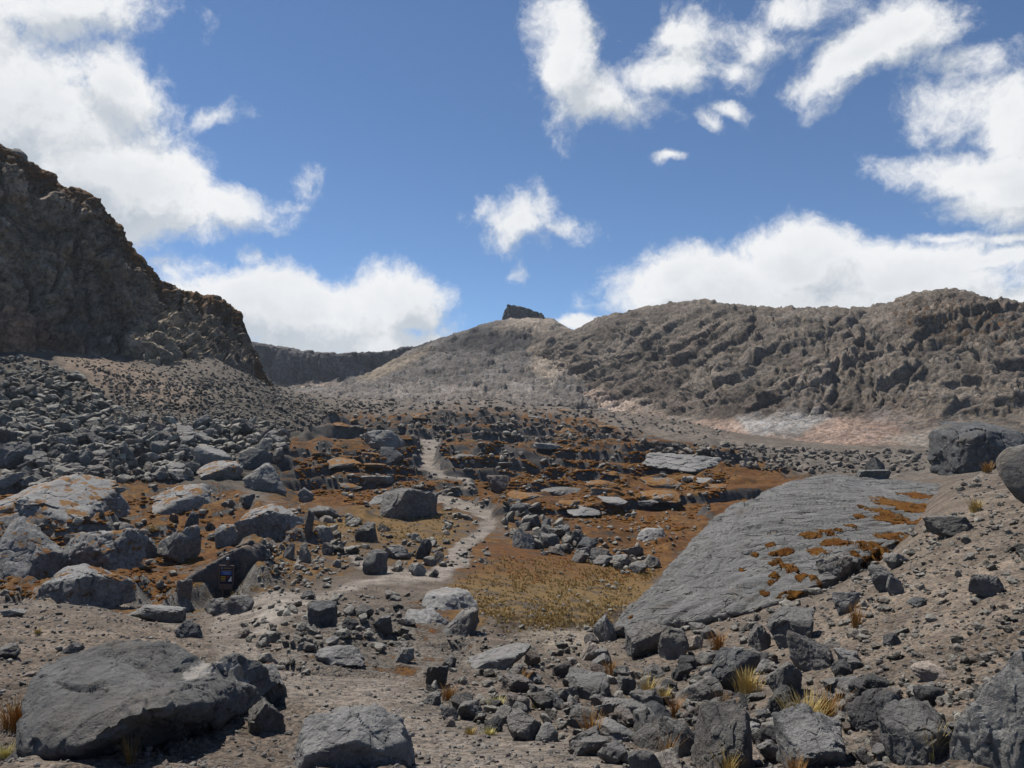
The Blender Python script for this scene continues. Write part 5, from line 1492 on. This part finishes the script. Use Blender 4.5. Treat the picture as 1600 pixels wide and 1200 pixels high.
def tuft_geo(r_, n, h, spread, w, lean=.5):
    vs, fs, ts, k = [], [], [], 0
    for _ in range(n):
        a = r_.uniform(0, 6.28); rr = spread * r_.uniform(0, .35); x0, y0 = cos(a) * rr, sin(a) * rr
        b = a + r_.uniform(-.8, .8); ln = h * r_.uniform(.4, 1.0); le = lean * r_.uniform(.1, 1.0) * ln
        dx, dy = cos(b), sin(b); sx, sy = -dy * w / 2, dx * w / 2
        for s_, (t_, ww) in enumerate(((0, 1.0), (.45, .8), (.8, .5))):
            cx_ = x0 + dx * le * t_ ** 2; cy_ = y0 + dy * le * t_ ** 2; cz_ = ln * t_ - .01
            vs += [(cx_ - sx * ww, cy_ - sy * ww, cz_), (cx_ + sx * ww, cy_ + sy * ww, cz_)]
        vs.append((x0 + dx * le, y0 + dy * le, ln * .97))
        fs += [(k, k + 1, k + 3), (k, k + 3, k + 2), (k + 2, k + 3, k + 5), (k + 2, k + 5, k + 4), (k + 4, k + 5, k + 6)]
        ts += [r_.uniform()] * 7; k += 7
    return np.array(vs), np.array(fs), np.repeat(np.array(ts)[:, None], 3, 1)


TUFTS = [(1255, 1140, 60, 50, 130, 'M_DRY', 'large golden grass tuft between the pale-topped boulder and the flat-topped one'),
         (1292, 1120, 34, 46, 40, 'M_RUST', 'rusty grass stems right of the large golden tuft'),
         (1168, 1082, 44, 34, 80, 'M_DRY', 'golden tuft on the right flank of the rounded cracked boulder'),
         (922, 1158, 30, 46, 46, 'M_RUST', 'upright rust-coloured tuft by the arched dark boulder'),
         (918, 1168, 22, 18, 60, 'M_HERB', 'pale yellow herb at the foot of the rust-coloured tuft'),
         (1120, 1016, 18, 30, 40, 'M_RUST', 'thin brown tuft below the slab near the tan grit'),
         (1012, 1092, 20, 34, 40, 'M_DRY', 'yellow sprig among the middle rubble'),
         (1036, 1098, 16, 24, 36, 'M_DRY', 'short yellow tuft right of the yellow sprig'),
         (1052, 1120, 12, 34, 26, 'M_RUST', 'thin rusty stems above the front row boulders'),
         (28, 1140, 46, 50, 110, 'M_RUST', 'rusty grass clump at the left edge beside the huge boulder'),
         (42, 1122, 26, 24, 120, 'M_HERB', 'pale yellow flowering herb left of the huge boulder'),
         (10, 1185, 26, 22, 60, 'M_HERB', 'small yellow herb in the bottom left corner'),
         (205, 1192, 14, 50, 14, 'M_RUST', 'few thin stems in the shadow of the huge boulder'),
         (775, 1106, 26, 18, 70, 'M_HERB', 'bright yellow cushion herb in the trailside rubble'),
         (838, 1106, 18, 12, 60, 'M_HERB', 'small yellow herb right of the bright cushion herb'),
         (700, 1096, 22, 24, 50, 'M_RUST', 'rusty tuft behind the trail edging stones'),
         (734, 1148, 18, 12, 40, 'M_DRY', 'little golden tuft near the pale edging stone'),
         (765, 1148, 24, 12, 60, 'M_HERB', 'low yellow herb beside the grey wedge boulder'),
         (1038, 1196, 16, 54, 16, 'M_RUST', 'tall thin stem clump at the bottom edge between front boulders'),
         (1452, 1186, 26, 66, 14, 'M_DRY', 'sparse tall dry stems before the blocky boulder'),
         (1136, 1210, 22, 40, 30, 'M_DRY', 'yellow stems at the bottom edge by the crusted rock'),
         (1240, 1210, 24, 30, 40, 'M_RUST', 'rusty tuft at the bottom edge under the pale-topped boulder'),
         (1336, 982, 16, 40, 30, 'M_RUST', 'brown stems below the hollow-fronted rock'),
         (1523, 800, 18, 22, 40, 'M_DRY', 'small straw tuft at the right end of the slab'),
         (1540, 738, 14, 18, 30, 'M_RUST', 'tuft under the perched dark boulder'),
         (1028, 972, 16, 22, 30, 'M_RUST', 'brown tuft at the foot of the slab left end'),
         (812, 1078, 14, 30, 36, 'M_RUST', 'upright brown tuft in the rubble above the yellow herb'),
         (1130, 1120, 18, 34, 36, 'M_RUST', 'rusty tuft before the rounded cracked boulder'),
         (955, 1056, 18, 24, 36, 'M_RUST', 'brown tuft behind the long jagged rock'),
         (238, 832, 12, 10, 30, 'M_DRY', 'tiny yellow tuft among the mossy outcrops'),
         (60, 990, 10, 8, 20, 'M_DRY', 'tiny dry tuft on the gravel mound'),
         (118, 1018, 12, 8, 30, 'M_RUST', 'little brown tuft right of the black oval stone')]
TM = dict(M_DRY=M_DRY, M_RUST=M_RUST, M_HERB=M_HERB)
for i, (x, y, w, h, n, mt, lb) in enumerate(TUFTS):
    q = ground_hit([x], [y])[0]; k = q[1] / F; r_ = np.random.default_rng(3000 + i)
    herb = mt == 'M_HERB'
    vs, fs, ts = tuft_geo(r_, int(n * 3.2), h * k * (1.0 if herb else 1.1), w * k * 1.3, max(.003, 1.0 * k), .9 if herb else .75)
    o = obj('herb_plant' if herb else 'grass_tuft', mesh_np('grass_tuft', vs, fs, False, {'tint': ts}), TM[mt]); o.location = (q[0], q[1] - .02, q[2])
    tag(o, lb, 'herb' if herb else 'grass tuft')

# dry grass covering the marsh hollow and the flat round the split boulder: nobody could count it
vs, fs, ts, off_ = [], [], [], 0
GZ = [([(700, 915), (780, 870), (1040, 880), (970, 968), (900, 982), (790, 984), (735, 975)], 1700, 5), ([(500, 812), (700, 800), (720, 820), (690, 850), (520, 848)], 300, 4), ([(300, 945), (400, 905), (440, 880), (420, 920), (360, 945)], 130, 7),
      ([(760, 960), (960, 940), (950, 985), (790, 990)], 420, 8)]
for poly, cnt, hp in GZ:
    poly = np.array(poly, float); lo, hi = poly.min(0), poly.max(0)
    x = rng.uniform(lo[0], hi[0], cnt * 3); y = rng.uniform(lo[1], hi[1], cnt * 3); ok = in_poly(x, y, poly); ok &= d_poly(x, y, poly) < -rng.uniform(0, 1, len(x)) ** 2 * 22 + 3
    ok &= fbm(np.stack([x / 30, y / 12], -1), 3, 79) > -.25 + .3 * rng.uniform(-1, 1, len(x))
    x, y = x[ok][:cnt], y[ok][:cnt]
    for q in ground_hit(x, y):
        k = q[1] / F
        a_, b_, c_ = tuft_geo(rng, 8, hp * k * rng.uniform(.5, 1.1), hp * 1.3 * k, .9 * k, .7)
        vs.append(a_ + q); fs.append(b_ + off_); off_ += len(a_); ts.append(c_ * .8)
o = obj('grass', mesh_np('grass', np.concatenate(vs), np.concatenate(fs), False, {'tint': np.concatenate(ts)}), blade_mat('marsh_grass', (.24, .155, .05), (.42, .31, .12)))
tag(o, 'short dry golden grass covering the marshy hollow and flats', 'grass', None, 'stuff')

# low moss hummocks on the orange slope and among the left outcrops
hum = []
for poly, cnt, s0, s1 in (([(450, 710), (640, 690), (700, 700), (900, 680), (1150, 745), (1080, 830), (960, 830), (780, 790), (700, 760), (560, 790), (470, 770)], 2000, 3, 10), ([(0, 775), (330, 770), (330, 880), (280, 940), (0, 935)], 900, 4, 12),
                          ([(780, 860), (1040, 850), (1000, 930), (800, 920)], 420, 3, 8), ([(430, 800), (520, 800), (500, 900), (420, 900)], 160, 4, 9)):
    poly = np.array(poly, float); lo, hi = poly.min(0), poly.max(0)
    x = rng.uniform(lo[0], hi[0], cnt * 3); y = rng.uniform(lo[1], hi[1], cnt * 3); ok = in_poly(x, y, poly)
    nz = fbm(np.stack([x / 40, y / 18], -1), 3, 77); ok &= nz > -.15
    x, y = x[ok][:cnt], y[ok][:cnt]; qs = ground_hit(x, y)
    for q in qs: hum.append((q, rng.uniform(s0, s1) / F * q[1]))
hp_ = [(ICO[2][0] * (1 + .18 * np.random.default_rng(i).uniform(-1, 1, (len(ICO[2][0]), 1))), ICO[2][1]) for i in range(6)]
keep_path = [i for i, (q, w) in enumerate(hum) if tr[min(np.searchsorted(Yc, q[1]), NY - 1), min(np.searchsorted(aG, q[0] / q[1]), NX - 1)] > 6]
scatter('moss', keep_path, hp_, mat=mM, P=[h[0] for h in hum], W_=[h[1] for h in hum], FL=[.42] * len(hum), label='orange moss hummocks spread over the slope and outcrops', cat='moss', sinkf=-.1, tilt=.12)
